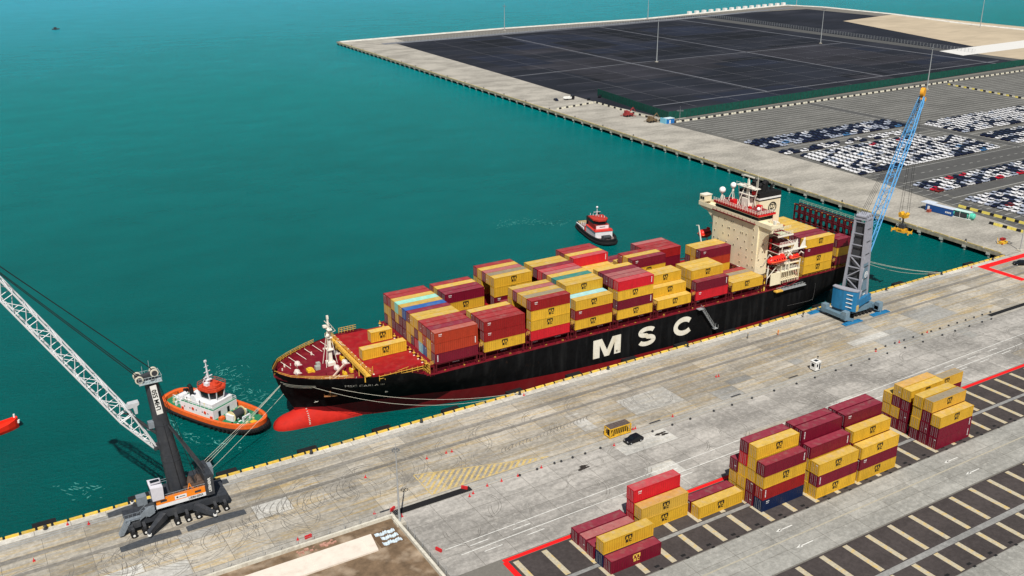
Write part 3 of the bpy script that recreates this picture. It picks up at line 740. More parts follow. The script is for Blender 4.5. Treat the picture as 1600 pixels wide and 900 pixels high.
g = MB(); g.beam((-24.2,8.0,-.6),(-20.2,10.4,.9),.35); g.beam((-24.2,7.2,-.8),(-22.4,8.4,-.8),.2); g.beam((-26,9.0,-1),(-20.6,7.2,-.9),.15)
g.build('deck_crane_boom', mat('pale_boom', (.62,.45,.36), .6), ship)
g = MB()
for k in range(30):
    u = random.uniform(-34,-15); hb = hbreadth(u,-1)[1]; w_ = 16.1+random.uniform(-.8,.8)*hb; g.tube((u,w_,-1.15),(u,w_,-1.15+random.uniform(.3,1.0)),random.uniform(.1,.3),6,k%2)
for k in range(6): 
    u = -33+k*2.6; g.tube((u,16.1+(hbreadth(u,-1)[1]-.5),-.2),(u+1.4,16.1+(hbreadth(u,-1)[1]-4),-1.0),.07,4,0)
    g.tube((u,16.1-(hbreadth(u,-1)[1]-.7),-.4),(u+1,16.1-(hbreadth(u,-1)[1]-2.8),-1.0),.06,4,0)
o = stuff(g.build('deck_fittings', [creamw, deckred], ship))
# hatch covers and coamings
zc = -.02
darkred = mat('guide_maroon_gap_shade', (.085,.004,.009), .6, var=.2)
def hatch(u0, u1, w0, w1, zt=0, nx=1):
    g = MB(); g.box(u0+.5,u1-.5,w0+.5,w1-.5,-2.9,zt-.75,1)
    for j in range(3):
        a = w0+(w1-w0)*j/3; b = w0+(w1-w0)*(j+1)/3
        g.box(u0+.06,u1-.06,a+.04,b-.04,zt-.75,zc+zt,0)
    o = g.build('hatch_cover', [hatchred, darkred], ship)  # coaming sides in dark maroon: shade of the gap below the containers, painted in
    g = MB()
    for w_ in [w0+.4+k*2.48 for k in range(int((w1-w0)/2.48)+1)]:
        for u in (u0+.3,u1-.7): g.box(u,u+.4,w_-.18,w_+.18,zt-.02,zt+.1)
    stuff(g.build('twistlock_pads', creamw, ship))
PU, PW = 14.07, 2.479
hatch(-16.0,-1.8,2.6,30.0,-.1)
for b in range(8): hatch(b*PU-.2, b*PU+12.5, 2.4, 30.0, -.04)
hatch(127.4,140.3,2.4,30.0,-.04); hatch(141.4,148.5,2.4,30,.5)
# near side passage: pedestals, coaming plates with white marks, lashing bridges
for b in range(9):
    uu = b*PU if b < 8 else 127.73
    zd = -2.95 if b < 8 else -1.25
    for w_ in (.25, 31.6):
        g = MB()
        for du in (.1, 11.7): g.box(uu+du,uu+du+.35,w_-.15,w_+.25,zd,-.05); g.beam((uu+du+.2,w_,zd+.1),(uu+du+.2,w_+2.2,-.3),.14)
        g.box(uu+.1,uu+12.1,w_-.1,w_+.15,-.32,-.06)
        for k in range(2): g.beam((uu+4+k*4,w_+.02,zd),(uu+4+k*4,w_+.02,-.3),.09)
        g.build('pedestal_frame', darkred, ship)  # frames darkened too, for the shaded gap under the quayside row
    if b < 8:
        g = MB()
        for du in (1.6, 9.0) if b not in (0,1) else (6,):
            for k in range(4): g.box(uu+du+k*.5,uu+du+k*.5+.36,2.32,2.385,-1.75,-1.45)
        g.build('coaming_marks', lwhite, ship)
for b in range(-1, 9):
    u0 = b*PU+12.35 if b >= 0 else -1.75
    if b == 8: u0 = 140.2
    g = MB(); z0 = -2.95 if b < 8 else -1.25; zt1 = 1.9 if b >= 0 else .1
    for k in range(14):
        w_ = .05+k*PW-.02 if k < 13 else 32.1
        for du in (.25, 1.25): g.beam((u0+du,w_,z0),(u0+du,w_,zt1),.16)
        if k < 13 and k % 2 == 0: g.beam((u0+.75,w_,z0),(u0+.75,w_+PW,zt1-.2),.1)
    g.box(u0+.1,u0+1.4,-.1,32.2,-.35,-.22); g.box(u0+.1,u0+1.4,-.1,32.2,zt1,zt1+.12)
    g.build('lashing_bridge', darkred if b >= 0 else deckred, ship)
    rail([u0+.2,u0+1.3], lambda u: -.08, lambda u, z_=zt1: z_+.1, yrail, 'lashing_bridge_rail', 1.0, .5, .045)
    if b == -1: 
        g = MB()
        for z in (-2.0,-1.2,-.4,.3): g.beam((u0+.1,0,z),(u0+.1,4.8,z),.12)
        for k in range(7): g.beam((u0+.1,k*.8,-2.6),(u0+.1,k*.8,.8),.1)
        g.build('yellow_guard', yrail, ship)
rail([-2,20,40,60,80,100,111], lambda u: .12, lambda u: -2.35, deckred, 'side_railing', 1.0, 2.2, .035)
rail([124,140,155], lambda u: .25, lambda u: -.8, yrail, 'side_railing', 1.0, 2.0, .035)
g = MB()
for k in range(22): u = 2+k*5.1+random.uniform(-1,1); g.box(u,u+.45,.35,.7,-2.95,-2.3+random.uniform(-.2,.3))
stuff(g.build('deck_lockers', yrail, ship))
g = MB()
for k in range(13):
    g.beam((-2.0,1.2+k*2.48,.3),(-2.0,1.2+k*2.48,1.2),.14); g.box(-2.3,-1.7,.9+k*2.48,1.5+k*2.48,.25,.45)
stuff(g.build('lashing_posts', yrail, ship))
# hull lettering, marks, anchor, anchor pocket
zl = -10.05; hw = -.235
def seg_arc(cx, cy, rx, ry, a0, a1, n=14): return [(cx+rx*math.cos(R(a0+(a1-a0)*i/n)), cy+ry*math.sin(R(a0+(a1-a0)*i/n))) for i in range(n+1)]
def band(g, pts, wd, org, th=.02):
    """ribbon of even width along a curve, standing on the hull side"""
    A, B = [], []
    for i, p in enumerate(pts):
        a = pts[max(0,i-1)]; b = pts[min(len(pts)-1,i+1)]; d = Vector((b[0]-a[0], b[1]-a[1])).normalized(); nn = Vector((-d.y, d.x))
        wv = wd[i] if isinstance(wd, list) else wd
        A.append((org[0]+p[0]+nn.x*wv/2, org[1], org[2]+p[1]+nn.y*wv/2)); B.append((org[0]+p[0]-nn.x*wv/2, org[1], org[2]+p[1]-nn.y*wv/2))
    for i in range(len(pts)-1): g.quad([A[i],A[i+1],B[i+1],B[i]])
lm = mat('hull_lettering_white', (.72,.69,.60), .6, var=.1, dirt=((.55,.48,.33), .6, .5, (1,1,.3)))
g = MB(); H_ = 5.6
for poly in ([(0,0),(2.25,0),(2.25,H_),(0,H_)], [(7.15,0),(9.4,0),(9.4,H_),(7.15,H_)], [(2.26,H_),(3.15,H_),(5.15,1.6),(4.25,0),(3.6,0),(2.26,3.3)][:0] or [(1.2,H_),(3.4,H_),(5.5,0),(3.9,0)], [(6.0,H_),(8.2,H_),(5.5,0),(3.9,0)]):
    pass
g.quad([(48.2+x,hw,zl+z) for x, z in [(0,0),(2.2,0),(2.2,3.7),(3.9,0),(5.5,0),(7.2,3.7),(7.2,0),(9.4,0),(9.4,H_),(6.5,H_),(4.7,1.9),(2.9,H_),(0,H_)]])
g.build('lettering_M', lm, ship)
g = MB(); S = seg_arc(3.55,4.1,2.45,1.0,20,180,10)+seg_arc(3.55,4.1,2.45,1.0,180,262,6)[1:]+seg_arc(3.55,1.5,2.5,1.1,82,0,7)[0:]+seg_arc(3.55,1.5,2.5,1.05,0,-165,12)[1:]
band(g, S, 1.35, (63.3,hw,zl+.1)); g.build('lettering_S', lm, ship)
g = MB(); band(g, seg_arc(4.0,2.8,3.0,2.15,40,320,24), 1.55, (76.3,hw,zl+.25)); g.build('lettering_C', lm, ship)
# ship's name on the bow and on-hull marks follow the flare
def on_hull(u, z, off=.04):
    """point on the near side at reference station u, height z"""
    uu, hb = hbreadth(u, z); return Vector((uu, 16.1-hb-off, z))
tm = text_mesh('ship_name', 'MSC CARLA III', .95, mat('name_faded_white', (.34,.33,.30), .7), .0)
for v in tm.vertices:
    u = -18.6+v.co.x*1.55; z = -2.5+v.co.y-.045*(u+18); p = on_hull(u, z, .05); v.co = p
link('ship_name', tm, ship)
g = MB()
for k in range(3):
    z = -2.0-k*.45; pr = None
    for i in range(12):
        u = -36.4+k*.35+i*(.62-k*.07); a = on_hull(u, z, .05); b = on_hull(u, z-.17, .05)
        if pr: g.quad([pr[0], a, b, pr[1]])
        pr = (a, b)
g.build('bow_stripes', lm, ship)
a = on_hull(-26.5, -6.2, .1); rust = mat('rusty_anchor', (.38,.16,.06), .8, var=.3)
g = MB(); c0 = on_hull(-26.5,-4.3,.1); g.beam(c0, a, .35); g.beam(a+Vector((-1.5,.5,-.2)), a+Vector((1.5,-.7,-.2)), .4)
for k in (-1,-.3,.3,1): g.beam(a+Vector((k*1.4,-.5*k,-.1)), a+Vector((k*1.5,-.55*k-.1,1.1)), .14)
g.build('anchor', rust, ship)
a = on_hull(-31.2,-8.7,.06); g = MB(); b = on_hull(-29.9,-8.7,.06); e = (b-a).normalized()
band_ = seg_arc(.6,.5,.5,.5,150,400,12)
P = [a+e*x+Vector((0,0,z)) for x, z in band_]; P += [a+e*1.0+Vector((0,0,0)), a+Vector((0,0,-.2))]
for p, q in zip(P, P[1:]): g.beam(p, q, .16, .03)
g.build('bulb_mark', lm, ship)
a = on_hull(-13,-6.6,.05); g = MB(); g.box(a.x-.4,a.x+.4,a.y-.02,a.y+.02,a.z-.3,a.z+.3); g.build('thruster_mark', lm, ship)
g = MB()
for k in range(9):
    z = -14.6+k*.42; r_ = 3.25 if z < -12 else 2.6; q = max(0, 1-((z+15.2)/4.3)**2)**.5*3.6+.04; g.box(-29.9,-29.5,16.1-q-.02,16.1-q,z,z+.2)
g.build('draught_marks', lm, ship)
for u, z in ((58,-9.3),):
    g = MB(); g.beam((u-1.2,hw-.02,z),(u-.4,hw-.02,z),.08,.02); g.box(u-2.0,u-1.4,hw-.02,hw,z-.3,z+.3); g.build('draught_mark', mat('mark_dark',(.2,.18,.15)), ship)
# rubbing scar on the quarter
g = MB()
for pts in ([(133,-9.6),(133.4,-7.8),(133.6,-5.2),(133.5,-3.9)],[(122,-9.2),(127,-9.4),(131.5,-9.5),(133,-9.2)]):
    for a, b in zip(pts, pts[1:]): g.beam((a[0],hw-.0,a[1]),(b[0],hw-.0,b[1]),.09,.03)
g.build('hull_scrape', mat('scraped_paint', (.10,.10,.10), .7, var=.5, scale=2), ship)
# gangway and stowed accommodation ladder
g = MB()
for s_ in (-.75,-1.5):
    g.beam((86,s_,-2.3),(91.4,s_,-9.7),.09); g.beam((86,s_,-1.3),(91.4,s_,-8.7),.06)
    for k in range(9): t = k/8; g.beam((86+5.4*t,s_,-2.3-7.4*t),(86+5.4*t,s_,-1.3-7.4*t),.05)
for k in range(22): t = k/21; g.beam((86+5.4*t,-.75,-2.3-7.4*t),(86+5.4*t,-1.5,-2.3-7.4*t),.16,.04)
g.box(91,92.4,-1.7,-.6,-9.9,-9.75); g.box(84.5,86.3,-1.8,-.4,-2.4,-2.25)
for p in ((91.1,-.6),(92.4,-.6),(91.1,-1.7),(92.4,-1.7)): g.beam((*p,-9.8),(*p,-8.6),.06)
g.build('gangway', steel, ship)
g = MB(); g.box(115.6,128,-1.5,-.6,-3.0,-2.75); g.box(115.2,118,-1.7,-.45,-3.1,-2.7,1)
for s_ in (-1.5,-.6):
    g.beam((116,s_,-2.1),(127.5,s_,-2.1),.08)
    for k in range(9): g.beam((116.5+k*1.35,s_,-3),(116.5+k*1.35,s_,-2.1),.07)
g.beam((121,-1,-2.1),(126,-.5,-1.0),.15,mi=2); g.beam((121,-1,-2.1),(118.5,-.5,-1.0),.15,mi=2); g.beam((118.5,-.5,-1.0),(126,-.5,-1.0),.12,mi=2)
g.build('accommodation_ladder', [steel, yrail, deckred], ship)
# ------------------------------------------------------------ containers on the ship: per bay a list of columns, nearest the quay first, bottom tier first
BAYS = {
 1: ['MOO','YYM','BOR','LYR','CMY','MYY','YYM','MMB','MMY','MYT','MMY','YYR','MYR'],
 2: ['YRR','YRR','MMR','YMY','','','','','M','MYM','YMM','MYY','MMR'],
 3: ['CYYR','YLYy','MYYY','YMMP','MMYY','YY','YM','M','MMYY','YYMy','MMMP','YYYY','MYYR'],
 4: ['YRY','YML','MYYY','YMYY','MYYG','YMYY','YMYP','MYMC','YMYM','YYMY','MYMY','YM','MY'],
 5: ['YMYC','MYYP','YMYP','MYYM','YMYY','MYY','YMY','MYY','YMY','YMYC','MYYY','YYMR','MYMR'],
 6: ['Y','YY','YYY','MYY','MY','YMYM','MYMY','YMYR','YMY','MM','MY','YM','MM'],
 7: ['CM','YYY','MYY','YMY','','','','','','MMR','YMR','MYR','MMP'],
 8: ['Y','Y','y','R','','','YOM','MYY','YMY','','','',''],
 11: ['YYMY','MYMM','YMYM','MYYY','YMYY','MMYY','YYMY','YMYY','MYYY'],
}
whites = {(1,'bay'):0}
def ship_label(k, b, r, t, n):
    bn = 'bay aft of the bridge' if b == 11 else '%s bay from bow' % ORD[b]
    tier = 'on top' if t == n-1 else 'on deck' if t == 0 else '%s tier' % ORD[t+1]
    row = 'quayside row' if r == 0 else '%s row from quay' % ORD[r+1]
    return '%s ship container, %s, %s, %s' % (COL[k][2], bn, row, tier)
def h_at(b, r):
    c = BAYS.get(b)
    return len(c[r]) if c and r < len(c) else 0
for b, cols in BAYS.items():
    u0 = (b-1)*PU if b != 11 else 127.73
    for r, st in enumerate(cols):
        for t, k in enumerate(st):
            top = t == len(st)-1
            near = r == 0 or h_at(b, r-1) <= t
            fore = h_at(b-1, r) <= t
            aft = h_at(b+1, r) <= t
            far = r == len(cols)-1 or h_at(b, r+1) <= t
            if not (top or near or fore or aft or far): continue     # walled in on every side: the photograph shows nothing of it
            lg = near if not (k in 'YyS' and not near) else False
            container(k, 12.192, on_ship(u0+random.uniform(-.04,.04), r*PW, t*TP+.02), ship_label(k, b, r, t, len(st)), 'containers stacked on the ship', lg)
container('Y', 12.192, on_ship(-14.9, 11.5, 0), 'lone long yellow container on the foremost red hatch', 'containers stacked on the ship')
container('Y', 6.06, on_ship(-8.8, 20.6, 0.0), 'short yellow container behind the lone long one on the foremost hatch', 'containers stacked on the ship')
for t, k in enumerate('MYM'):
    container(k, 6.06, on_ship(141.9, .0, .6+t*TP), 'short %s container at the stern, %s of three' % (COL[k][2], ['lowest','middle','topmost'][t]), 'short containers at the stern', False)
    container('M', 6.06, on_ship(141.9, PW, .6+t*TP), 'short maroon container at the stern, second row, %s of three' % ['lowest','middle','topmost'][t], 'short containers at the stern', False)

# ------------------------------------------------------------ superstructure
U0 = 111.8
g = MB()
g.box(U0,116.6,5,25.3,-2.9,17.2); g.box(116.6,126.3,8.5,25.3,-1.2,14.2)
g.prism([(5,17.2),(5,6.4),(4.7,8.2),(4.2,10.6),(3.4,12.8),(2.3,14.4),(.9,15.6),(-.3,16.1),(-.3,17.2)], 0, U0+.5, U0+1.0)
g.prism([(25.3,17.2),(25.3,12.0),(26.5,14.2),(28.6,15.9),(32.4,16.6),(32.4,17.2)], 0, U0+.5, U0+1.0)
g.box(U0-.05,U0+4.6,-.4,32.6,17.2,17.5)
g.box(U0-.05,U0+.12,-.4,32.6,17.5,18.5); g.box(U0+4.5,U0+4.6,-.4,5,17.5,18.4); g.box(U0+4.5,U0+4.6,26,32.6,17.5,18.4)
g.box(U0-.05,U0+4.6,-.5,-.38,17.5,18.5); g.box(U0-.05,U0+4.6,32.5,32.62,17.5,18.5)
g.box(U0+.4,U0+6.6,6.0,25.0,17.5,18.3); g.box(U0+.4,U0+6.6,6.0,25.0,19.35,19.8)
g.box(U0+.2,U0+3.2,30.2,32.5,18.5,20.6)
ss = g.build('superstructure', cream, ship)
g = MB()                                                             # wheelhouse windows
for k in range(15): a = 6.05+k*1.265; g.box(U0+.42,U0+.5,a+.08,a+1.18,18.32,19.34)
for k in range(4): a = U0+.6+k*1.5; g.box(a,a+1.3,5.98,6.05,18.32,19.34)
g.box(U0+.55,U0+6.5,6.1,24.9,18.3,19.35)
for k in range(2): g.box(U0+.16,U0+.22,30.4+k*1.0,31.2+k*1.0,19.2,20.1)
g.build('bridge_window', glass, ss)
g = MB(); g.box(U0+.1,U0+.35,5.2,25.8,19.7,20.5); g.box(U0+.35,U0+7,5.2,5.4,19.8,20.4); g.box(U0+.3,U0+3.4,30.0,32.7,20.6,20.75,1)
g.box(U0+.36,U0+7,5.41,25.8,19.8,20.33,2); g.build('bridge_roof', [mat('roof_band_red', (.62,.012,.015), .5, var=.1), creamw, mat('bridge_deck_red', (.22,.03,.035), .7, var=.3, scale=1.5)], ss)
pane = MB(); pane.box(-.06,.0,-.2,.2,-.22,.22); pane.box(-.075,-.01,-.28,.28,-.3,-.22,1); pane.box(-.075,-.01,-.28,.28,.22,.3,1); pane.box(-.075,-.01,.2,.28,-.22,.22,1); pane.box(-.075,-.01,-.28,-.2,-.22,.22,1)
pme = pane.mesh('window', [glass, cream])
rows = [(15.5,(6.8,11.6,16,16.8,19.2,19.9,22.6)),(13.2,(6.6,9.8,11.4,12.2,15.2,17.3,18,20.6,23.6)),(10.8,(6.9,10.2,13.4,17.5,20.1,24.0)),(8.4,(6.6,9.2,11.6,15,18.4,22.2,24.2)),(6.0,(6.4,9.0,12.2,17,20.5,23.4)),(3.6,(6.0,8.2,11.8,16.6,20,23)),(1.2,(7,9.4,13.8,18,22))]
for z, ws in rows:
    for w_ in ws: link('window', pme, ss, (U0-.005, w_, z))
g = MB(); g.box(-.2,.2,-.06,0,-.22,.22); g.box(-.28,.28,-.075,-.01,-.3,-.22,1); g.box(-.28,.28,-.075,-.01,.22,.3,1); pm2 = g.mesh('window', [glass, cream])
for z in (3.6,6.0,8.4,10.8,13.2,15.4):
    for u in (113.0,114.4,115.8): 
        if random.random() < .75: link('window', pm2, ss, (u, 4.995, z))
g = MB(); g.box(U0-.1,U0,11.0,12.8,-1.9,2.1,1); g.box(U0-.13,U0-.02,11.3,12.5,-1.7,1.8); g.build('access_opening', [black, white], ss)
g = MB(); g.prism([(26.2,17.2),(20.2,17.2),(20.2,16.3),(21.5,15.0),(26.2,14.4)], 0, U0-.06, U0-.003)
# red walkway line below the bridge
g = MB(); g.box(U0-.7,U0-.05,6.2,25.2,17.3,17.42); g.box(U0-.75,U0-.68,6.2,25.2,17.42,17.7)
for k in range(12): g.box(U0-.7,U0-.6,6.2+k*1.7,6.3+k*1.7,17.42,18.2)
g.build('front_walkway', deckred, ss)
rail([U0-.3,U0+6.8], lambda u: 5.4, lambda u: 20.35, creamw, 'roof_railing', 1.1, 1.0, .05)
g = MB()
for k in range(19): g.tube((U0-.3,5.4+k*1.1,20.35),(U0-.3,5.4+k*1.1,21.5),.05,4)
for z in (20.8,21.1,21.5): g.tube((U0-.3,5.4,z),(U0-.3,25.4,z),.04,4)
g.build('roof_railing', creamw, ship)
# side decks with railings aft of the front block
for k, z in enumerate((2.8,5.2,8.6,11.2,14.0)):
    g = MB(); w0 = .2 if z < 12 else 1.2; g.box(116.62,126.2-(.8*k),w0,8.5,z-.14,z); g.box(116.6,126.2-.8*k,w0-.05,w0+.06,z-.4,z+.05,0)
    if z in (8.6,11.2): 
        for u in (118,122): g.beam((u,w0+.2,z-2.3),(u,w0+.2,z),.16)
    g.build('side_deck', creamw, ship)
    rail([116.7,126-.8*k], lambda u: w0+.05, lambda u: z, creamw, 'side_deck_railing', 1.05, 1.1, .04)
    g = MB(); g.box(116.7,126-.8*k,.9 if w0 < 1 else 1.6,8.4,z+.0,z+.012); g.build('deck_covering', deckred, ship)
g = MB()
for k in range(5):
    z = (.2,2.8,5.2,8.6,11.2)[k]; zn = (2.8,5.2,8.6,11.2,14.0)[k]; a, b = (118.5,122.5) if k % 2 else (122.5,118.5)
    for w_ in (4.3,5.3): g.beam((a,w_,z),(b,w_,zn),.14)
    for q in range(9): t = q/8; g.box(a+(b-a)*t-.12,a+(b-a)*t+.12,4.3,5.3,z+(zn-z)*t,z+(zn-z)*t+.04)
g.build('outside_stairs', creamw, ship)
g = MB(); g.box(113.4,117.3,-.5,-.35,-.9,3.0); g.box(113.4,125.5,-.35,.2,2.62,2.8); g.box(117.3,125.5,-.35,5.0,-.12,.02)
for k in range(10): g.beam((118+k*.75,-.25,-1.2),(118+k*.75,-.25,2.6),.12)
for u in (117.6,121,125.3): g.beam((u,-.3,-1.0),(u,-.3,5.2),.2)
g.box(117.5,125.6,-.4,.2,5.0,5.2)
g.build('boat_deck_side', cream, ship)
g = MB()
for k in range(7): g.box(118.2+k*1.05,118.9+k*1.05,1.2,3.0,2.8,3.6+.3*(k%2))
stuff(g.build('deck_boxes', creamw, ship))
# life boats with davits
lifered = mat('lifeboat_red', (.78,.03,.018), .38, var=.12, scale=2)
def lifeboat(u, w_, z, L_, W_, H, parent=ship):
    g = MB(); rs = []
    for i in range(13):
        t = -1+2*i/12; s_ = (1-abs(t)**3.2)**.5 if abs(t) < 1 else 0.02; s_ = max(s_, .03)
        rs.append([(u+t*L_/2, w_+W_/2*s_*math.cos(a/12*6.2832), z+(H/2*s_*math.sin(a/12*6.2832))*(1.0 if a < 7 else .8)) for a in range(12)])
    g.loft(rs); g.add(rs[0],[tuple(range(12))],0); g.add(rs[-1],[tuple(range(12))],0)
    lb = g.build('lifeboat', lifered, parent)
    g = MB(); g.box(u-L_*.42,u+L_*.42,w_-W_/2-.06,w_+W_/2+.06,z-.08,z+.04); g.build('rubbing_band', mat('band_orange', (.85,.20,.08), .5), lb)
    g = MB()
    for k in range(5): g.box(u-L_*.28+k*L_*.13,u-L_*.28+k*L_*.13+.3,w_-W_*.5+.02,w_-W_*.38,z+H*.18,z+H*.30)
    g.box(u+L_*.22,u+L_*.34,w_-W_*.2,w_+W_*.2,z+H*.40,z+H*.58,1)
    g.build('hatches', [glass, lifered], lb)
lifeboat(115.3,-.4,7.2,7.6,2.7,2.8); lifeboat(123.3,.2,6.7,4.3,1.7,1.5); lifeboat(116.4,33.8,6.0,5.0,3.0,3.4)
g = MB()
for u in (111.9,119.4,120.6,125.2):
    g.beam((u,2.0,4.9),(u,-.6,9.6 if u < 120 else 8.4),.28); g.beam((u,-.6,9.6 if u < 120 else 8.4),(u,-1.6,9.2 if u < 120 else 8.1),.22); g.beam((u,-.2,2.8),(u,-.5,6.0),.22)
for u in (113.2,119): g.beam((u,31,2),(u,33.5,9.5),.3); g.beam((u,33.5,9.5),(u,34.6,9.2),.25)
g.beam((116.2,32.2,-2.5),(116.2,32.4,5),.5); g.beam((112.2,.4,-2.5),(112.8,.2,4.8),.25); g.beam((112.2,.3,1),(115.5,-.2,4.8),.18)
g.build('davits', creamw, ship)
# stores cranes with pale triangular jibs
g = MB()
for u in (121.8,125.0):
    g.prism([(0,0),(2.2,0),(1.4,2.9)], 1, -.12, .12) if False else None
    g.add([(u,-.3,9.6),(u+2.0,-.5,9.6),(u+1.5,-.5,12.7),(u,-.05,9.6),(u+2.0,-.25,9.6),(u+1.5,-.25,12.7)], [(0,1,2),(3,5,4),(0,3,4,1),(1,4,5,2),(2,5,3,0)])
g.beam((118.4,-.1,9.3),(127.3,-.5,9.5),.45,.35); g.beam((119.0,.4,6.2),(121.5,-.3,9.2),.25); g.beam((120.5,1.0,12.6),(124.5,-.2,9.4),.16)
g.build('stores_crane', creamw, ship)
g = MB(); g.tube((117.2,4.6,9.0),(117.2,4.6,12.2),.34,10); g.tube((118.6,6.5,17.4),(118.6,6.5,20.0),.3,10); g.tube((119.6,5.6,14.2),(119.6,5.6,15.3),.25,8); g.build('red_bottle', mat('roof_band_red',(0,0,0)), ship)
g = MB(); g.box(116.7,126.3,8.0,25.3,14.2,14.3); g.build('funnel_deck', mat('deck_red_light', (.42,.06,.035), .6, var=.2), ship)
rail([116.8,126.2], lambda u: 5.4+0*u, lambda u: 14.0, creamw, 'side_deck_railing', 1.1, 1.2, .04)
g = MB(); g.box(117.2,121.5,8.6,11.0,14.3,16.6); g.box(122,124,8.2,9.4,14.3,15.6); g.box(118.4,120.4,5.8,8.0,14.0,15.2); g.build('casing', creamw, ship)
# funnel
FU0, FU1, FW0, FW1 = 118.2, 127.2, 12.0, 21.0
g = MB(); g.box(FU0,FU1,FW0,FW1,14.3,22.1); g.box(FU0-.03,FU1+.03,FW0-.03,FW1+.03,22.1,22.5,1); g.box(FU0-.03,FU1+.03,FW0-.03,FW1+.03,22.51,23.1,2); g.box(FU0-.03,FU1+.03,FW0-.03,FW1+.03,23.11,24.5,1)
fun = g.build('funnel', [cream, black, white], ship)
g = MB()
for u, w_, r_, h in ((119.6,14.0,.7,2.6),(121.6,14.2,.9,3.2),(123.4,15.4,.9,2.6),(120.6,17.4,1.0,3.0),(122.8,18.4,.8,2.4),(125.4,14.6,.45,1.6),(125.2,17.4,.5,1.8),(119.4,19.4,.5,1.5)):
    g.tube((u,w_,24.4),(u,w_,24.5+h*.7),r_,10); g.tube((u,w_,24.5+h*.7),(u+.8,w_,24.5+h),r_*.85,10)
for k in range(16): g.beam((FU0+k*.6,FW0,24.5),(FU0+k*.6,FW0,25.3),.07)
g.beam((FU0,FW0,25.3),(FU1,FW0,25.3),.08)
g.build('exhaust_pipes', black, fun)
g = MB(); cu, cw, cz = 123.9, FW0-.07, 19.6
n = 28
for a in range(n):
    t0, t1 = 6.2832*a/n, 6.2832*(a+1)/n
    g.quad([(cu+1.75*math.cos(t0),cw,cz+1.75*math.sin(t0)),(cu+1.75*math.cos(t1),cw,cz+1.75*math.sin(t1)),(cu+1.35*math.cos(t1),cw,cz+1.35*math.sin(t1)),(cu+1.35*math.cos(t0),cw,cz+1.35*math.sin(t0))])
g.strokes([[(-.8,.05),(-.8,.9),(.8,.9),(.8,.05)],[(0,.85),(0,.05)],[(-.1,-.25),(-.8,-.25),(-.8,-.55),(-.1,-.55),(-.1,-.85),(-.8,-.85)],[(.8,-.25),(.2,-.25),(.2,-.85),(.8,-.85)]], .22, (cu,cw,cz), (1,0,0), (0,0,1), .01)
g.build('funnel_emblem', lblack, fun)
# radar mast, domes and compass deck gear
g = MB(); ru, rw = 116.2, 15.2
g.box(ru-1.1,ru+1.1,rw-1.4,rw+1.4,20.35,23.0); g.beam((ru,rw,23),(ru,rw,28.9),.8,.8,taper=.6)
for p in ((-1.6,-2.4),(-1.6,2.4),(1.6,-2.4),(1.6,2.4)): g.beam((ru+p[0],rw+p[1],20.4),(ru+p[0]*.3,rw+p[1]*.4,26.6),.22)
g.box(ru-1.2,ru+1.2,rw-4.2,rw+4.2,26.4,26.6); g.box(ru-1,ru+1,rw-3,rw+3,24.1,24.25)
g.beam((ru,rw,28.6),(ru,rw,29.8),.25); g.beam((ru-.1,rw-2.3,29.8),(ru-.1,rw+2.3,29.8),.34); g.beam((ru-.8,rw-2.4,27.4),(ru-.8,rw+1.2,27.4),.28); g.beam((ru-.8,rw-.5,26.6),(ru-.8,rw-.5,27.4),.2)
for w_ in (-4.1,-2.6,0,2.6,4.1): g.beam((ru-1.1,rw+w_,26.6),(ru-1.1,rw+w_,27.5),.07)
g.beam((ru-1.1,rw-4.2,27.5),(ru-1.1,rw+4.2,27.5),.06); g.beam((ru,rw-4.1,26.6),(ru,rw-4.1,30.2),.09); g.beam((ru,rw-3.4,26.6),(ru,rw-3.4,29.0),.07); g.beam((ru+.8,rw-3.0,26.6),(ru+.8,rw-3.0,31.4),.07)
g.beam((ru-.2,rw-2.8,20.4),(ru-.2,rw-4.2,26.4),.18); g.beam((ru-.2,rw+2.8,20.4),(ru-.2,rw+4.2,26.4),.18)
g.build('radar_mast', creamw, ship)
g = MB(); g.sphere((115.0,20.6,25.9),.95,n=14,k=9); g.tube((115,20.6,24.0),(115,20.6,25.2),.35,8,1)
for p in ((-1,-1.2),(-1,1.2),(1.1,0)): g.beam((115+p[0],20.6+p[1],20.4),(115+.1*p[0],20.6,24.4),.14,mi=1)
g.sphere((113.9,24.2,23.7),1.05,n=14,k=9); g.tube((113.9,24.2,20.4),(113.9,24.2,23),.25,8,1)
for p in ((-.9,0),(.9,.8),(.9,-.8)): g.beam((113.9+p[0],24.2+p[1],20.4),(113.9,24.2,22.6),.1,mi=1)
g.sphere((114.2,8.0,21.4),.6,n=10,k=6)
g.build('satellite_dome', [mat('dome_white',(.85,.85,.83),.3), creamw], ship)
g = MB(); g.box(113.4,115.2,18.2,20.0,20.35,21.7); g.box(116.2,117.6,9.8,11.2,20.35,21.6); g.box(ru+.2,ru+1.4,rw-2.6,rw-1.5,24.25,25.3); g.box(114,114.8,11.6,12.4,20.35,21.2); g.build('red_gear', mat('roof_band_red',(0,0,0)), ship)
g = MB()
for k in range(16): u = 112.2+random.random()*5.5; w_ = 6.5+random.random()*18; g.tube((u,w_,20.35),(u,w_,20.9+random.random()*1.2),.07+.12*random.random(),6)
stuff(g.build('compass_deck_fittings', creamw, ship))
g = MB(); g.sphere((112.6,7.6,21.5),.0,n=3,k=2) if False else None
g.box(118.6,121.5,1.6,4.6,14.0,14.06)
for u in (118.4,121.6): 
    for w_ in (1.4,4.8): g.beam((u,w_,14),(u,w_,15.2),.08)
for z in (14.6,15.2): g.beam((118.4,1.4,z),(124.6,1.4,z),.07); g.beam((118.4,4.8,z),(124.6,4.8,z),.07)
g.build('embarkation_platform', mat('pale_green', (.45,.50,.34), .6), ship)
g = MB(); g.box(113.6,114.4,.2,.9,18.4,19.6); g.build('wing_console', creamw, ship)
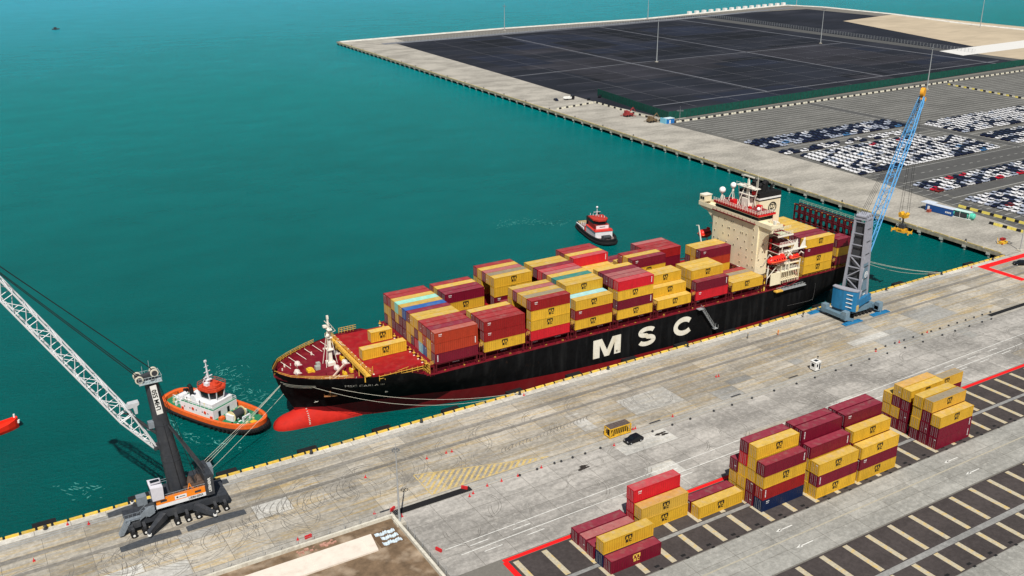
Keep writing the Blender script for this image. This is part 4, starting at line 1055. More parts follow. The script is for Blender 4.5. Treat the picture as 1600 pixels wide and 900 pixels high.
for u, w_ in ((107.5,1.2),):
    g = MB()
    g.tube((112.6,9,-2.9),(112.6,9,.2),.6,10); g.tube((111.0,6.4,-2.9),(111.0,6.4,-.4),.5,8); g.box(110.9,111.7,8,12,-2.9,-1.6); g.box(111,112,2.5,4.3,-2.9,-1.2)
    stuff(g.build('deck_machinery', creamw, ship))
g = MB(); g.beam((111.4,.5,-2.6),(112.6,.9,.6),.5,.5); g.beam((112.6,.9,.6),(112.9,4,.9),.35); g.box(111.2,112.2,.3,1.4,-2.9,-2.0); g.build('provision_davit', mat('fitting_yellow',(0,0,0)), ship)
# smaller crane forward of the house and starboard fire station; aft cell guides
g = MB(); ru = 150.6
for k in range(12):
    w_ = .4+k*2.47; g.box(ru,ru+.45,w_,w_+.42,-1.2,12.6); g.box(ru+2.0,ru+2.4,w_,w_+.4,-1.2,12.3)
    for z in (1.5,4.4,7.3,10.2): g.beam((ru+.2,w_+.2,z),(ru+2.2,w_+.2,z),.2)
for z in (1.5,4.4,7.3,10.0,12.5): g.box(ru-.06,ru+.5,.4,28,z,z+.4); g.box(ru+2,ru+2.45,.4,28,z,z+.3)
for k in range(11):
    if k % 3 == 0: g.beam((ru+.2,.6+k*2.47,1.6),(ru+.2,.6+(k+1)*2.47,4.4),.2); g.beam((ru+.2,.6+(k+1)*2.47,7.4),(ru+.2,.6+k*2.47,10.2),.2)
g.build('stern_cell_guides', darkred, ship)
g = MB()
for k in range(12): w_ = .4+k*2.47; g.box(ru-.15,ru+.3,w_,w_+.4,12.6,12.85)
stuff(g.build('guide_cones', mat('cone_orange', (.70,.30,.06), .6), ship))
g = MB()
for z in (13.4,13.9): g.tube((ru+2.3,.4,z),(ru+2.3,28,z),.05,4)
for k in range(16): g.tube((ru+2.3,.4+k*1.83,12.6),(ru+2.3,.4+k*1.83,13.9),.05,4)
g.build('guide_railing', mat('pale_green',(0,0,0)), ship)
g = MB(); g.box(148.2,150.3,.3,4.4,-1.2,.6); g.box(152.8,155.2,.8,5,-1.2,.4); g.tube((150,2,-1.2),(150,2,1.6),.4,8); g.box(147.6,152,.05,.3,-1.0,-.2,1); stuff(g.build('stern_mooring_gear', [steel, white], ship))
# mooring ropes: bow, springs, stern
ropem = mat('mooring_rope', (.62,.60,.50), .9, var=.1)
def world(u, w_, z): return SHIP @ Vector((u, w_, z))
def rope(a, b, drop, label, r_=.042):
    g = MB(); g.path(sag(a, b, drop, 14), r_, 5); tag(g.build('mooring_rope', ropem), label, 'mooring rope', 'mooring ropes')
for k, (u, w_, z, x) in enumerate(((-36.2,13.6,-1.9,30.6),(-35.9,15.0,-2.9,31.8),(-35.6,16.3,-3.6,33.2),(-34.6,17.0,-6.2,35.8))):
    rope(world(u, w_-.9, z), (x,196.2,.5), .35, 'pale mooring rope from the bow to the left quay bollard, %s from the left' % ORD[k+1])
rope(world(-29.5,16.1-hbreadth(-29.5,-2.2)[1]-.05,-2.2), (119.7,196.0,.5), 4.3, 'long slack spring line from the bow flare to a quay bollard, lower one')
rope(world(-25.5,16.1-hbreadth(-25.5,-2.4)[1]-.05,-2.4), (119.9,196.0,.5), 2.6, 'long spring line from the bow flare to a quay bollard, upper one')
rope(world(155.5,1.5,-.6), (292.6,196.2,.5), .8, 'pale stern rope running to the right quay bollard, upper one')
rope(world(155.5,3.0,-.8), (292.2,196.2,.5), 2.0, 'pale stern rope running to the right quay bollard, lower one')
rope(world(155.9,8,-.6), (293.0,196.2,.5), 1.2, 'pale stern rope running to the right quay bollard, far one')

# ------------------------------------------------------------ tugs
def tug_matrix(cx, cy, dx, dy): 
    a = math.atan2(dy, dx); return Matrix.Translation((cx,cy,WATER_Z)) @ Matrix.Rotation(a,4,'Z')
def outline(L_, B_, n=36, fs=2.6, bs=3.2):
    P = []
    for i in range(n):
        t = 2*math.pi*i/n; c, s_ = math.cos(t), math.sin(t); e = 2/(fs if c > 0 else bs)
        P.append((L_/2*math.copysign(abs(c)**e, c), B_/2*math.copysign(abs(s_)**e, s_)))
    return P
def tug_hull(root, L_, B_, H, hullm, rimm, deckm, fend=True):
    P = outline(L_, B_); sh = lambda x: H+.55*max(0, x/(L_/2))**2
    rings = []
    for s_, zz in ((.86,-1.5),(.93,0),(.98,.4*1),(1,.99)):
        rings.append([(x*s_, y*s_, zz*sh(x) if zz == .99 else (zz*H if zz > 0 else zz)) for x, y in P])
    g = MB(); g.loft(rings, 0); 
    inner = [(x*.945, y*.875, sh(x)*.99) for x, y in P]; g.loft([rings[-1], inner], 1)
    low = [(x*.94, y*.865, sh(x)-.95) for x, y in P]; g.loft([inner, low], 1, sm=False)
    g.loft([[(x*1.004,y*1.004,sh(x)-1.25) for x, y in P],[(x*1.012,y*1.012,sh(x)+.02) for x, y in P]], 1)
    h = g.build('hull', [hullm, rimm], root)
    g = MB(); g.quad(low); g.build('deck', deckm, root)
    g = MB(); N_ = len(P)
    for i in range(N_):
        a, b = P[i], P[(i+1)%N_]; g.tube((a[0]*1.01,a[1]*1.01,sh(a[0])-1.45),(b[0]*1.01,b[1]*1.01,sh(b[0])-1.45),.34,7)
    if fend:
        for i in range(N_*2):
            a, b = P[(i//2)%N_], P[(i//2+1)%N_]; t = (i%2)*.5; x, y = a[0]*(1-t)+b[0]*t, a[1]*(1-t)+b[1]*t
            g.tube((x*1.012,y*1.012,sh(x)-1.75),(x*1.04,y*1.04,sh(x)-1.75),.42,8)
    g.build('rubber_fender', black, root)
orange = mat('tug_orange', (.80,.13,.02), .45, var=.15, scale=1.5, dirt=((.45,.10,.04), .5, .9, (1,1,1)))
green = mat('deck_green', (.02,.19,.09), .6, var=.2, scale=1)
tugwhite = mat('tug_white', (.74,.74,.76), .45, var=.08)
t1 = bpy.data.objects.new('tugboat', None); C.objects.link(t1); t1.matrix_world = tug_matrix(49.4,231.9,.469,-.883)
tag(t1, 'orange tugboat with green deck and white house beside the ship bow', 'tugboat')
tug_hull(t1, 33.5, 11.6, 2.75, mat('tug_hull_dark', (.10,.022,.02), .5, var=.4, scale=2), orange, green)
g = MB(); g.box(-8.0,4.0,-4.0,4.0,1.6,4.3); g.box(-5.6,3.2,-3.4,3.4,4.3,5.6); g.box(-8.0,-5.4,-2.6,2.6,4.3,4.9)
g.box(-9.4,-8.0,-2.0,2.0,1.6,3.2)
hs = g.build('deckhouse', tugwhite, t1)
g = MB(); g.box(-7.9,3.9,-3.9,3.9,4.31,4.36); g.build('house_deck', green, hs)
g = MB()
for x in (-6.5,-4.5,-2.2,0,2.0): g.tube((x,-4.03,3.1),(x,-3.98,3.1),.2,8); g.tube((x,3.98,3.1),(x,4.03,3.1),.2,8)
for y in (-2.4,.6): g.box(3.99,4.04,y,y+.8,1.9,3.6)
g.build('window', glass, hs)
g = MB(); P8 = [(-2.9,-1.5),(-1.7,-2.7),(1.7,-2.7),(3.0,-1.3),(3.0,1.3),(1.7,2.7),(-1.7,2.7),(-2.9,1.5)]
g.prism([(x*.9,y*.9) for x, y in P8], 2, 5.6, 6.3)
for x, y in P8: g.beam((x*.9,y*.9,6.2),(x*1.02,y*1.02,8.4),.22)
wh = g.build('wheelhouse', tugwhite, t1)
g = MB(); rs = [[(x*.86,y*.86,5.61) for x, y in P8],[(x*.98,y*.98,8.38) for x, y in P8]]; g.loft(rs, sm=False); g.build('wheelhouse_glass', glass, wh)
g = MB(); g.prism([(x*1.1,y*1.1) for x, y in P8], 2, 8.4, 8.8); g.prism([(x*.75,y*.75) for x, y in P8], 2, 8.95, 9.5); g.build('wheelhouse_roof', mat('tug_roof_orange', (.55,.055,.02), .5, var=.3, scale=2), wh)
g = MB()
for i in range(8):
    a, b = P8[i], P8[(i+1)%8]
    for z in (9.3,9.8): g.tube((a[0]*1.1,a[1]*1.1,z),(b[0]*1.1,b[1]*1.1,z),.05,4)
    g.tube((a[0]*1.1,a[1]*1.1,8.9),(a[0]*1.1,a[1]*1.1,9.8),.05,4)
g.box(-.7,.5,-1.9,-1.0,9.5,10.3,1); g.box(.9,1.7,.3,1.1,9.5,10.1)
g.build('roof_railing', [mat('tug_roof_orange',(0,0,0)), tugwhite], t1)
g = MB(); g.beam((-.9,0,9.4),(-1.3,0,15.6),.5,.5,taper=.3); g.beam((-1.0,-1.4,11.2),(-1.0,1.4,11.2),.2); g.beam((-1.1,-1,12.6),(-1.1,1,12.6),.15); g.beam((-1.2,-.7,14),(-1.2,.7,14),.14); g.box(-1.5,-.5,-.8,.8,10.2,10.5); g.box(-1.5,-1.1,-.3,.3,15.2,15.7); g.beam((-2.4,-.6,9.4),(-1.1,0,12.4),.14); g.beam((-2.4,.6,9.4),(-1.1,0,12.4),.14)
g.build('mast', tugwhite, t1)
g = MB()
for y in (-2.6,2.6): g.tube((-4.6,y,4.3),(-4.9,y,8.2),.55,8); g.tube((-4.9,y,8.2),(-5.6,y,8.9),.5,8)
g.build('exhaust_funnel', black, t1)
g = MB(); g.tube((8.0,-1.7,2.9),(8.0,1.7,2.9),1.15,12,0); g.tube((8,-1.9,2.9),(8,-1.7,2.9),1.5,12,1); g.tube((8,1.7,2.9),(8,1.9,2.9),1.5,12,1); g.box(6.6,9.2,-2.4,-1.9,1.7,3.6,2); g.box(6.6,9.2,1.9,2.4,1.7,3.6,2); g.box(5.2,6.2,-3.6,-2.2,1.7,2.8,3)
g.build('towing_winch', [dark, mat('winch_cream', (.62,.54,.28), .6), tugwhite, orange], t1)
g = MB(); g.beam((11.4,-1.1,1.7),(11.4,-1.1,3.4),.35); g.beam((11.4,1.1,1.7),(11.4,1.1,3.4),.35); g.beam((11.4,-1.2,3.3),(11.4,1.2,3.3),.35); g.box(13,14.4,-.7,.7,1.7,2.4,1); g.box(-13,-11,-1.2,1.2,1.7,2.6); g.tube((-12,-1.2,3),(-12,1.2,3),.7,10)
for k in range(10): g.tube((-14+random.random()*5,-3.4+random.random()*6.8,1.6),(-14+random.random()*5,-3.4+random.random()*6.8,3.2),.1,5)
stuff(g.build('deck_gear', [tugwhite, yellowp], t1))
g = MB()
for y in (-3.9,3.9):
    for z in (4.8,5.3): g.tube((-8,y,z),(4,y,z),.04,4)
    for k in range(9): g.tube((-8+k*1.5,y,4.3),(-8+k*1.5,y,5.3),.04,4)
for z in (4.8,5.3): g.tube((4,-3.9,z),(4,3.9,z),.04,4); g.tube((-8,-3.9,z),(-8,3.9,z),.04,4)
g.build('house_railing', tugwhite, t1)
g = MB(); gr = random.Random(3)
for k in range(46):
    x, y = (gr.uniform(-15,-9), gr.uniform(-3.8,3.8)) if k < 22 else (gr.uniform(4.6,14), gr.uniform(-4,4))
    s_ = gr.uniform(.15,.55); h_ = gr.uniform(.3,1.5); g.box(x,x+s_,y,y+s_*gr.uniform(.6,2),1.8,1.8+h_,k%4)
for k in range(9): a = gr.uniform(5,12); g.tube((a,gr.uniform(-4,4),1.95),(a+gr.uniform(.5,2),gr.uniform(-4,4),1.95),.12,6,3)
for k in range(7): x = -7.6+k*1.6; g.tube((x,-3.4,4.4),(x,-3.4,4.4+gr.uniform(.5,1.6)),.14,6,k%3)
stuff(g.build('deck_clutter', [tugwhite, dark, mat('winch_cream',(0,0,0)), black], t1))
g = MB(); g.prism([(-5.4,4.3),(-1.5,4.3),(-3.0,6.6),(-4.2,6.6)], 1, -3.5, -2.9); g.prism([(-5.4,4.3),(-1.5,4.3),(-3.0,6.6),(-4.2,6.6)], 1, 2.9, 3.5); g.build('casing', tugwhite, t1)
# life raft canisters and lifebuoys
g = MB()
for x in (-6.6,-5.4): g.tube((x,-3.2,4.9),(x+.9,-3.2,4.9),.4,8)
g.build('liferaft', white, t1)
g = MB()
for x, z in ((-3.4,3.2),(1.0,3.2)): g.tube((x,-4.12,z),(x,-4.02,z),.42,10)
g.box(-7.6,-6.9,-4.2,-4.0,1.9,2.8); g.box(2.9,3.6,-4.3,-4.02,1.9,2.7)
g.build('lifebuoy', mat('tug_roof_orange',(0,0,0)), t1)

t2 = bpy.data.objects.new('tugboat', None); C.objects.link(t2); t2.matrix_world = tug_matrix(222.4,303.9,-.252,-.968) @ Matrix.Scale(.85,4,(0,0,1))
tag(t2, 'black hulled tugboat with red and white wheelhouse in open water behind the ship', 'tugboat')
tug_hull(t2, 29.5, 10.4, 2.3, mat('tug2_hull', (.014,.014,.016), .5), black, mat('tug2_deck', (.22,.16,.15), .7, var=.3), True)
g = MB(); g.box(-2.5,8.0,-3.6,3.6,1.3,4.6); g.box(-1.8,6.2,-2.9,2.9,4.6,7.0,1); g.box(6.2,6.24,-2.6,2.6,5.2,6.9); hs = g.build('deckhouse', [tugwhite, mat('tug2_red_side', (.30,.03,.025), .5, var=.2)], t2)
g = MB(); g.box(-2.6,8.2,-3.8,3.8,4.6,4.75); g.box(6.25,7.9,-3.6,3.6,4.75,5.3); g.build('house_roof', mat('tug2_red', (.62,.05,.04), .5), hs)
g = MB(); P8 = [(-1.6,-2.9),(3.6,-2.9),(5.6,-1.4),(5.6,1.4),(3.6,2.9),(-1.6,2.9)]
rs = [[(x,y,7.0) for x, y in P8],[(x*1.03,y*1.03,8.7) for x, y in P8]]; g.loft(rs, sm=False); wh = g.build('wheelhouse', glass, t2)
g = MB(); g.prism([(x*1.1,y*1.08) for x, y in P8], 2, 8.7, 9.3); g.build('wheelhouse_roof', mat('tug2_roof', (.45,.035,.02), .5, var=.3, scale=2), wh)
g = MB(); g.box(5.7,6.25,-1.2,1.2,5.9,6.25,1); g.beam((0,0,9.7),(0,0,13.6),.3,.3,taper=.4); g.sphere((0,0,13.7),.5,n=8,k=5); g.beam((0,-1.5,11.4),(0,1.5,11.4),.15)
for k in range(6): g.tube((-1+k*1.0,-2.4+k*.8,9.7),(-1+k*1.0,-2.4+k*.8,10.7),.12,5)
g.build('mast', [tugwhite, dark], t2)
g = MB(); g.tube((-4.2,2.2,2),(-4.5,2.2,9.5),.65,10); g.tube((-4.2,-2.2,2),(-4.5,-2.2,8.2),.55,10); g.build('exhaust_funnel', black, t2)
g = MB(); g.tube((10.6,-1.3,2.8),(10.6,1.3,2.8),.9,10); g.box(9.8,11.6,-1.8,-1.3,1.3,3.4); g.box(9.8,11.6,1.3,1.8,1.3,3.4); g.build('towing_winch', dark, t2)
g = MB(); g.box(-12.6,-4.4,-4.1,-3.7,1.3,2.5); g.box(-13.6,-12.9,-3,3.6,1.5,2.6,1); g.box(-9,-7.4,-1,1,1.3,2.9); g.box(-3.4,-2.7,-3.9,-3.2,1.3,3.8,2)
for k in range(8): g.tube((-12+k,-2+.4*k,1.3),(-12+k,-2+.4*k,2.6+.1*k),.15,5)
stuff(g.build('deck_gear', [tugwhite, mat('wood_tan', (.45,.36,.2), .8), mat('tug2_red',(0,0,0))], t2))
# red boat cut by the left edge of the photograph
t3 = bpy.data.objects.new('small_boat', None); C.objects.link(t3); t3.matrix_world = tug_matrix(-1.6,251.6,.98,.2)
tag(t3, 'small bright red boat at the left edge of the picture', 'boat')
rb = mat('boat_red', (.85,.03,.012), .35, var=.08)
g = MB(); sec = []
for x, hb, z in ((-7,2.1,1.7),(-3,2.3,1.7),(1,2.2,1.9),(4.2,1.7,2.2),(6.0,1.0,2.6),(6.9,.35,2.9)):
    sec.append([(x,hb*.7,-.8),(x,hb,.8),(x,hb,z),(x,hb-.25,z),(x,hb-.3,z-.7),(x,-hb+.3,z-.7),(x,-hb+.25,z),(x,-hb,z),(x,-hb,.8),(x,-hb*.7,-.8)])
g.loft(sec, closed=True, sm=False); g.add(sec[-1], [tuple(range(10))]); g.add(sec[0], [tuple(range(10))]); g.build('hull', rb, t3)
g = MB(); g.box(-5,.8,-1.5,1.5,1.2,3.4); g.box(-5.2,1.2,-1.7,1.7,3.4,3.6); ch = g.build('cabin', tugwhite, t3)
g = MB(); g.box(.79,.86,-1.2,1.2,2.2,3.2); g.box(-4.5,.4,-1.56,-1.49,2.2,3.1); g.build('window', glass, ch)
g = MB(); g.tube((6.4,.5,2.6),(6.4,.5,3.5),.25,8); g.tube((6.9,-.3,1.2),(7.0,-.3,2.0),.35,8); g.build('bow_fender', white, t3)
g = MB(); g.beam((0,0,0),(2.2,0,.4),.5); o = link('small_boat', MB.mesh(g,'boat',[dark]), None, (144,1252,WATER_Z+.2))
tag(o, 'tiny dark fishing boat far out on the open sea', 'boat')
g = MB(); g.box(-4,4,-1,1,-.2,1.1); g.box(-2,1,-.8,.8,1.1,2.6); o2 = link('small_boat', g.mesh('boat',[dark]), None, (146,1258,WATER_Z)); tag(o2, 'tiny fishing boat with a cabin beside another far out at sea', 'boat')
# ------------------------------------------------------------ lattice helper
def lattice(g, F, T, secs, r, nb, mi=0, rd=None):
    """four chord boom from F to T; secs: [(t, width across, depth)]"""
    F = Vector(F); T = Vector(T); d = (T-F).normalized(); L_ = (T-F).length
    ac = Vector((-d.y, d.x, 0)).normalized(); dp = d.cross(ac).normalized(); rd = rd or r*.55
    def pt(t, i, j):
        w_ = interp([(a, b) for a, b, c in secs], t); h = interp([(a, c) for a, b, c in secs], t)
        return F+d*(L_*t)+ac*(w_*.5*i)+dp*(h*.5*j)
    ts = sorted(set([k/nb for k in range(nb+1)]+[s_[0] for s_ in secs]))
    for i, j in ((-1,-1),(1,-1),(1,1),(-1,1)):
        for a, b in zip(ts, ts[1:]): g.tube(pt(a,i,j), pt(b,i,j), r, 6, mi, cap=False)
    C4 = [(-1,-1),(1,-1),(1,1),(-1,1)]
    for k, (a, b) in enumerate(zip(ts, ts[1:])):
        for q in range(4):
            p, s_ = C4[q], C4[(q+1)%4]
            if k % 2: p, s_ = s_, p
            g.tube(pt(a,*p), pt(b,*s_), rd, 4, mi, cap=False)
            g.tube(pt(b,*C4[q]), pt(b,*C4[(q+1)%4]), rd, 4, mi, cap=False)
    return pt
# ------------------------------------------------------------ left mobile harbour crane
lhm = empty('mobile_harbour_crane', (29.8,187.4,0), 'dark grey mobile harbour crane with orange striped body and white lattice boom', 'crane')
def cx(g, name, mats, par=lhm): return g.build(name, mats, par)
cg = mat('crane_anthracite', (.038,.042,.050), .45, var=.2, scale=1.2, dirt=((.10,.10,.10), .4, .6))
cg2 = mat('crane_grey_light', (.20,.23,.26), .5, var=.2)
cor = mat('crane_orange', (.86,.24,.015), .4, var=.08); cwh = mat('crane_white', (.74,.75,.77), .4, var=.06)
o_ = lambda x, y, z: (x-29.8, y-187.4, z)
g = MB(); g.box(-8.5,8.5,-2.6,2.6,1.5,2.9); g.box(-9.6,-8.0,-2.9,2.9,1.3,2.5); g.box(8,10,-2.9,2.9,1.4,3.0); g.tube((.2,0,2.9),(.2,0,4.0),2.2,20); g.box(-10.6,-9.6,-3.4,3.4,1.2,2.3)
cx(g, 'chassis', cg)
for k, x in enumerate((-9.8,-7.5,-1.1,1.1,3.2,7.0,9.0)):
    for s_ in (-1, 1):
        g = MB()
        for dy in (0, 1.0):
            y = s_*(3.3+dy); g.tube((x,y-.26,.62),(x,y+.26,.62),.62,14); g.tube((x,y-.3,.62),(x,y+.3,.62),.26,8,1)
        cx(g, 'wheel', [black, white])
        g = MB(); g.box(x-.3,x+.3,s_*3.2-.1,s_*4.0+.1,.6,1.7); g.beam((x,s_*2.4,1.8),(x,s_*3.8,1.4),.6); cx(g, 'axle_arm', dark)
for (px_, py_, tx, ty, L_) in ((22.6,180.2,26.5,184.6,11.8),(35.9,180.4,32.8,184.6,12.2),(22.0,194.2,26.5,190.4,10.5),(37.0,194.4,32.8,190.4,10.5)):
    a = o_(tx,ty,2.3); b = o_(px_,py_+(1.2 if py_ < 187 else -.6),1.15)
    g = MB(); g.beam(a, b, 1.35, 1.5, taper=.6); g.tube(o_(px_,py_+.4,.3), o_(px_,py_+.4,1.7), .3, 8); g.tube(o_(px_,py_+.4,1.1), o_(px_,py_+.4,1.5), .42, 8, 1); cx(g, 'outrigger', [cg, white])
    g = MB(); x, y, _ = o_(px_,py_,0); h = L_/2
    g.add([(x-h,y-.85,.05),(x+h,y-.85,.05),(x+h,y+.85,.05),(x-h,y+.85,.05),(x-h,y-.8,.22),(x-1.8,y-.7,.62),(x+1.8,y-.7,.62),(x+h,y-.8,.22),(x+h,y+.8,.22),(x+1.8,y+.7,.62),(x-1.8,y+.7,.62),(x-h,y+.8,.22)],
          [(0,1,2,3),(4,5,10,11),(5,6,9,10),(6,7,8,9),(0,4,5,6,7,1),(3,2,8,9,10,11),(0,3,11,4),(1,7,8,2)])
    for k in range(6): g.box(x-h+1+k*L_/6.4,x-h+1.25+k*L_/6.4,y-.3,y+.3,.3,.34+.2*(1-abs(k-2.5)/3))
    cx(g, 'support_pad', mat('pad_grey', (.06,.066,.075), .6, var=.25))
# slewing platform
Y0, Y1 = 184.9, 191.2
bx0, bx1 = 25.2, 36.3
g = MB(); g.box(bx0-29.8,bx1-29.8,Y0-187.4,Y1-187.4,3.9,4.7); g.box(bx0-29.8+.3,bx1-29.8,Y0-187.4+.1,Y1-187.4-.1,4.7,5.7); cx(g, 'slewing_platform', cg)
def par(g, u0, u1, v0, v1, y, mi=0): g.add([(u0[0],y,v0[0]),(u1[0],y,v0[1]),(u1[1],y,v1[1]),(u0[1],y,v1[0])], [(0,1,2,3)], mi)
yy = Y0-187.4-.03
g = MB(); g.box(bx0-29.8+.15,bx1-29.8-.95,yy,yy+.1,4.78,6.35)
for x in (1.0,8.0): g.box(bx0-29.8+x,bx0-29.8+x+1.3,yy-.012,yy,5.2,5.7,1)
cx(g, 'side_panel', [cor, dark])
g = MB(); g.box(bx0-29.8+.05,bx1-29.8-.9,yy-.01,yy+.1,3.92,4.77); g.box(bx0-29.8+3.9,bx0-29.8+6.3,yy-.014,yy-.003,4.95,5.8); cx(g, 'side_stripe', cwh)
tm = text_mesh('lettering', 'LIEBHERR', .72, lblack, .02); o = link('lettering', tm, lhm, (bx0-29.8+8.1,yy-.03,4.36)); o.rotation_euler = (R(90),0,0)
g = MB(); g.tube((bx0-29.8+4.4,yy-.03,5.38),(bx0-29.8+4.4,yy-.015,5.38),.22,10); g.box(bx0-29.8+4.8,bx0-29.8+6.0,yy-.025,yy-.015,5.3,5.45); g.build('panel_mark', dark, lhm)
g = MB(); g.box(bx1-29.8-.85,bx1-29.8+.9,Y0-187.4-.2,Y1-187.4+.2,3.8,8.6); g.box(bx1-29.8-3.2,bx1-29.8-.9,1.4,3.4,4.7,7.2); cx(g, 'counterweight', cg)
tm = text_mesh('lettering', 'LIEBHERR', .8, white, .02); o = link('lettering', tm, lhm, (bx1-29.8+.05,Y0-187.4-.23,6.3)); o.rotation_euler = (R(90),R(-90),0)
# machinery on top
g = MB(); g.tube((3.2,-1.4,6.5),(3.2,1.6,6.5),.75,12); g.tube((5.0,-1.4,6.5),(5.0,1.6,6.5),.75,12); g.box(1.4,5.9,-2.0,-1.5,5.7,6.9); g.box(-1.2,1.2,-2.3,-1.6,5.7,6.3); cx(g, 'winch', mat('winch_brown', (.10,.07,.055), .6, var=.3))
g = MB(); g.beam((2.0,-2.1,5.7),(2.6,-2.1,7.6),.2); g.beam((3.2,-2.1,5.7),(2.6,-2.1,7.6),.2); g.beam((2.0,-1.6,6.4),(3.4,-2.1,6.4),.15); cx(g, 'winch_frame', cor)
g = MB()
for y in (Y0-187.4,Y1-187.4):
    for z in (6.2,6.7): g.tube((bx0-29.8,y,z+.1),(bx1-30.6,y,z+.1),.05,4)
    for k in range(9): g.tube((bx0-29.8+k*1.25,y,5.6),(bx0-29.8+k*1.25,y,6.8),.045,4)
cx(g, 'railing', cg2)
g = MB(); g.add([o_(x,y,z) for x, y, z in ((24.7,184.4,6.2),(27.0,184.4,6.2),(27.0,187.2,6.2),(24.7,187.2,6.2),(24.5,184.4,9.3),(27.0,184.4,9.0),(27.0,187.2,9.7),(24.5,187.2,9.9))], [(3,2,1,0),(4,5,6,7),(0,1,5,4),(1,2,6,5),(2,3,7,6),(3,0,4,7)]); g.box(-5.0,-3.0,-2.2,-.6,9.7,9.95); 
cab = cx(g, 'cab', mat('cab_grey', (.58,.57,.62), .35, var=.05))
g = MB(); g.box(-5.33,-5.26,-2.8,-.4,7.4,9.0); g.box(-4.9,-3.1,-2.0,-.9,9.95,9.98); g.build('cab_window', glass, cab)
g = MB(); g.beam((-4,-1.6,4.7),(-4,-1.6,6.2),.8); cx(g, 'cab_pedestal', cg)
g = MB()   # stairs and walkways at the front
g.box(-10.8,-6.6,-2.6,-1.4,2.9,3.05); g.prism([(-10.9,2.9),(-10.0,2.9),(-11.6,.4),(-12.4,.4)], 1, -3.0, -1.6); g.box(-6.6,-4.8,-2.9,-.6,3.9,4.05); g.prism([(-6.8,3.9),(-6.0,4.0),(-7.4,2.6),(-8.4,2.6)],1,-2.6,-1.4)
for s_ in (-2.9,-1.5):
    for a, b in (((-10.9,s_,4),(-6.6,s_,4)),((-12.2,s_,1.5),(-10.9,s_,4)),((-8.2,s_,3.7),(-6.4,s_,5.2))): g.beam(a,b,.07)
    for k in range(6): g.beam((-10.8+k*.8,s_,3),(-10.8+k*.8,s_,4),.06)
g.prism([(-7.6,4.4),(-5.0,5.4),(-5.0,3.6),(-6.2,3.0),(-7.0,3.4),(-8.2,2.7)],1,-3.0,-2.92)
cx(g, 'stairs', cg2)
g = MB(); g.box(-7.5,-5.5,2.0,3.6,3.0,5.0); g.box(6.6,8.6,2.2,4.4,5.0,7.6); g.box(2.0,6.0,3.1,4.6,4.6,4.8)
for k in range(6): g.beam((2.2+k*.8,4.6,4.8),(2.2+k*.8,4.6,5.9),.06)
cx(g, 'platform', cg2)
# tower
TB, TT = Vector((.9,.8,5.0)), Vector((28.3-29.8,.8,31.6))
g = MB(); g.tube(TB, TB.lerp(TT,.35), 2.0, 20, r2=1.85); g.tube(TB.lerp(TT,.35), TT, 1.75, 20, r2=1.25)
for t in (.3,.52,.62): p = TB.lerp(TT,t); g.tube(p-Vector((0,0,.05)), p+Vector((0,0,.05)), 1.95 if t < .4 else 1.62, 20)
cx(g, 'tower', cg)
g = MB(); c = TT
g.box(c.x-2.4,c.x+2.0,-1.0,2.6,31.4,31.6)
for k in range(8):
    for y in (-1.0,2.6): g.beam((c.x-2.4+k*.62,y,31.6),(c.x-2.4+k*.62,y,32.8),.05)
for y in (-1.0,2.6):
    for z in (32.2,32.8): g.beam((c.x-2.4,y,z),(c.x+2.0,y,z),.06)
for x in (c.x-2.4,c.x+2.0): g.beam((x,-1.0,32.8),(x,2.6,32.8),.06)
g.tube((c.x+.4,2.4,31.6),(c.x+.4,2.4,35.0),.04,4); g.tube((c.x-1.0,2.4,31.6),(c.x-1.0,2.4,34.0),.04,4)
cx(g, 'head_platform', mat('platform_pale', (.40,.47,.49), .5))
g = MB()
for (x, y, z) in ((c.x-2.2,-.4,32.4),(c.x-2.2,1.9,32.4),(c.x+.9,.2,33.0),(c.x+.9,1.5,33.0)):
    g.tube((x,y-.16,z),(x,y+.16,z),.8,16,0); g.tube((x,y-.2,z),(x,y+.2,z),.58,12,1)
g.beam((c.x-2.4,.8,32.1),(c.x+1.6,.8,32.9),1.2,.9,1)
cx(g, 'head_sheaves', [mat('sheave_cream', (.66,.62,.50), .5), dark])
g = MB(); g.box(-.62,.62,-.02,.0,-3.3,3.3); pl = g.mesh('name_plate', [white])
tdir = (TT-TB).normalized(); p = TB.lerp(TT,.845); tm = text_mesh('lettering', 'LHM 550', 1.25, lblack, .035)
o = link('name_plate', pl, lhm, p+Vector((.05,-1.45,0))); ang = math.atan2(tdir.x, tdir.z); o.rotation_euler = (0, ang, 0)
o2 = link('lettering', tm, lhm, p+Vector((.05,-1.5,0))); o2.rotation_euler = (R(90), -R(90)+ang, 0)
g = MB(); g.beam(TB.lerp(TT,.62)+Vector((.9,0,0)), (7.0,.8,7.6), .55); g.beam(TB.lerp(TT,.62)+Vector((.9,-1.1,0)), (6.8,-1.6,7.0), .3)
cx(g, 'back_stay', cg)
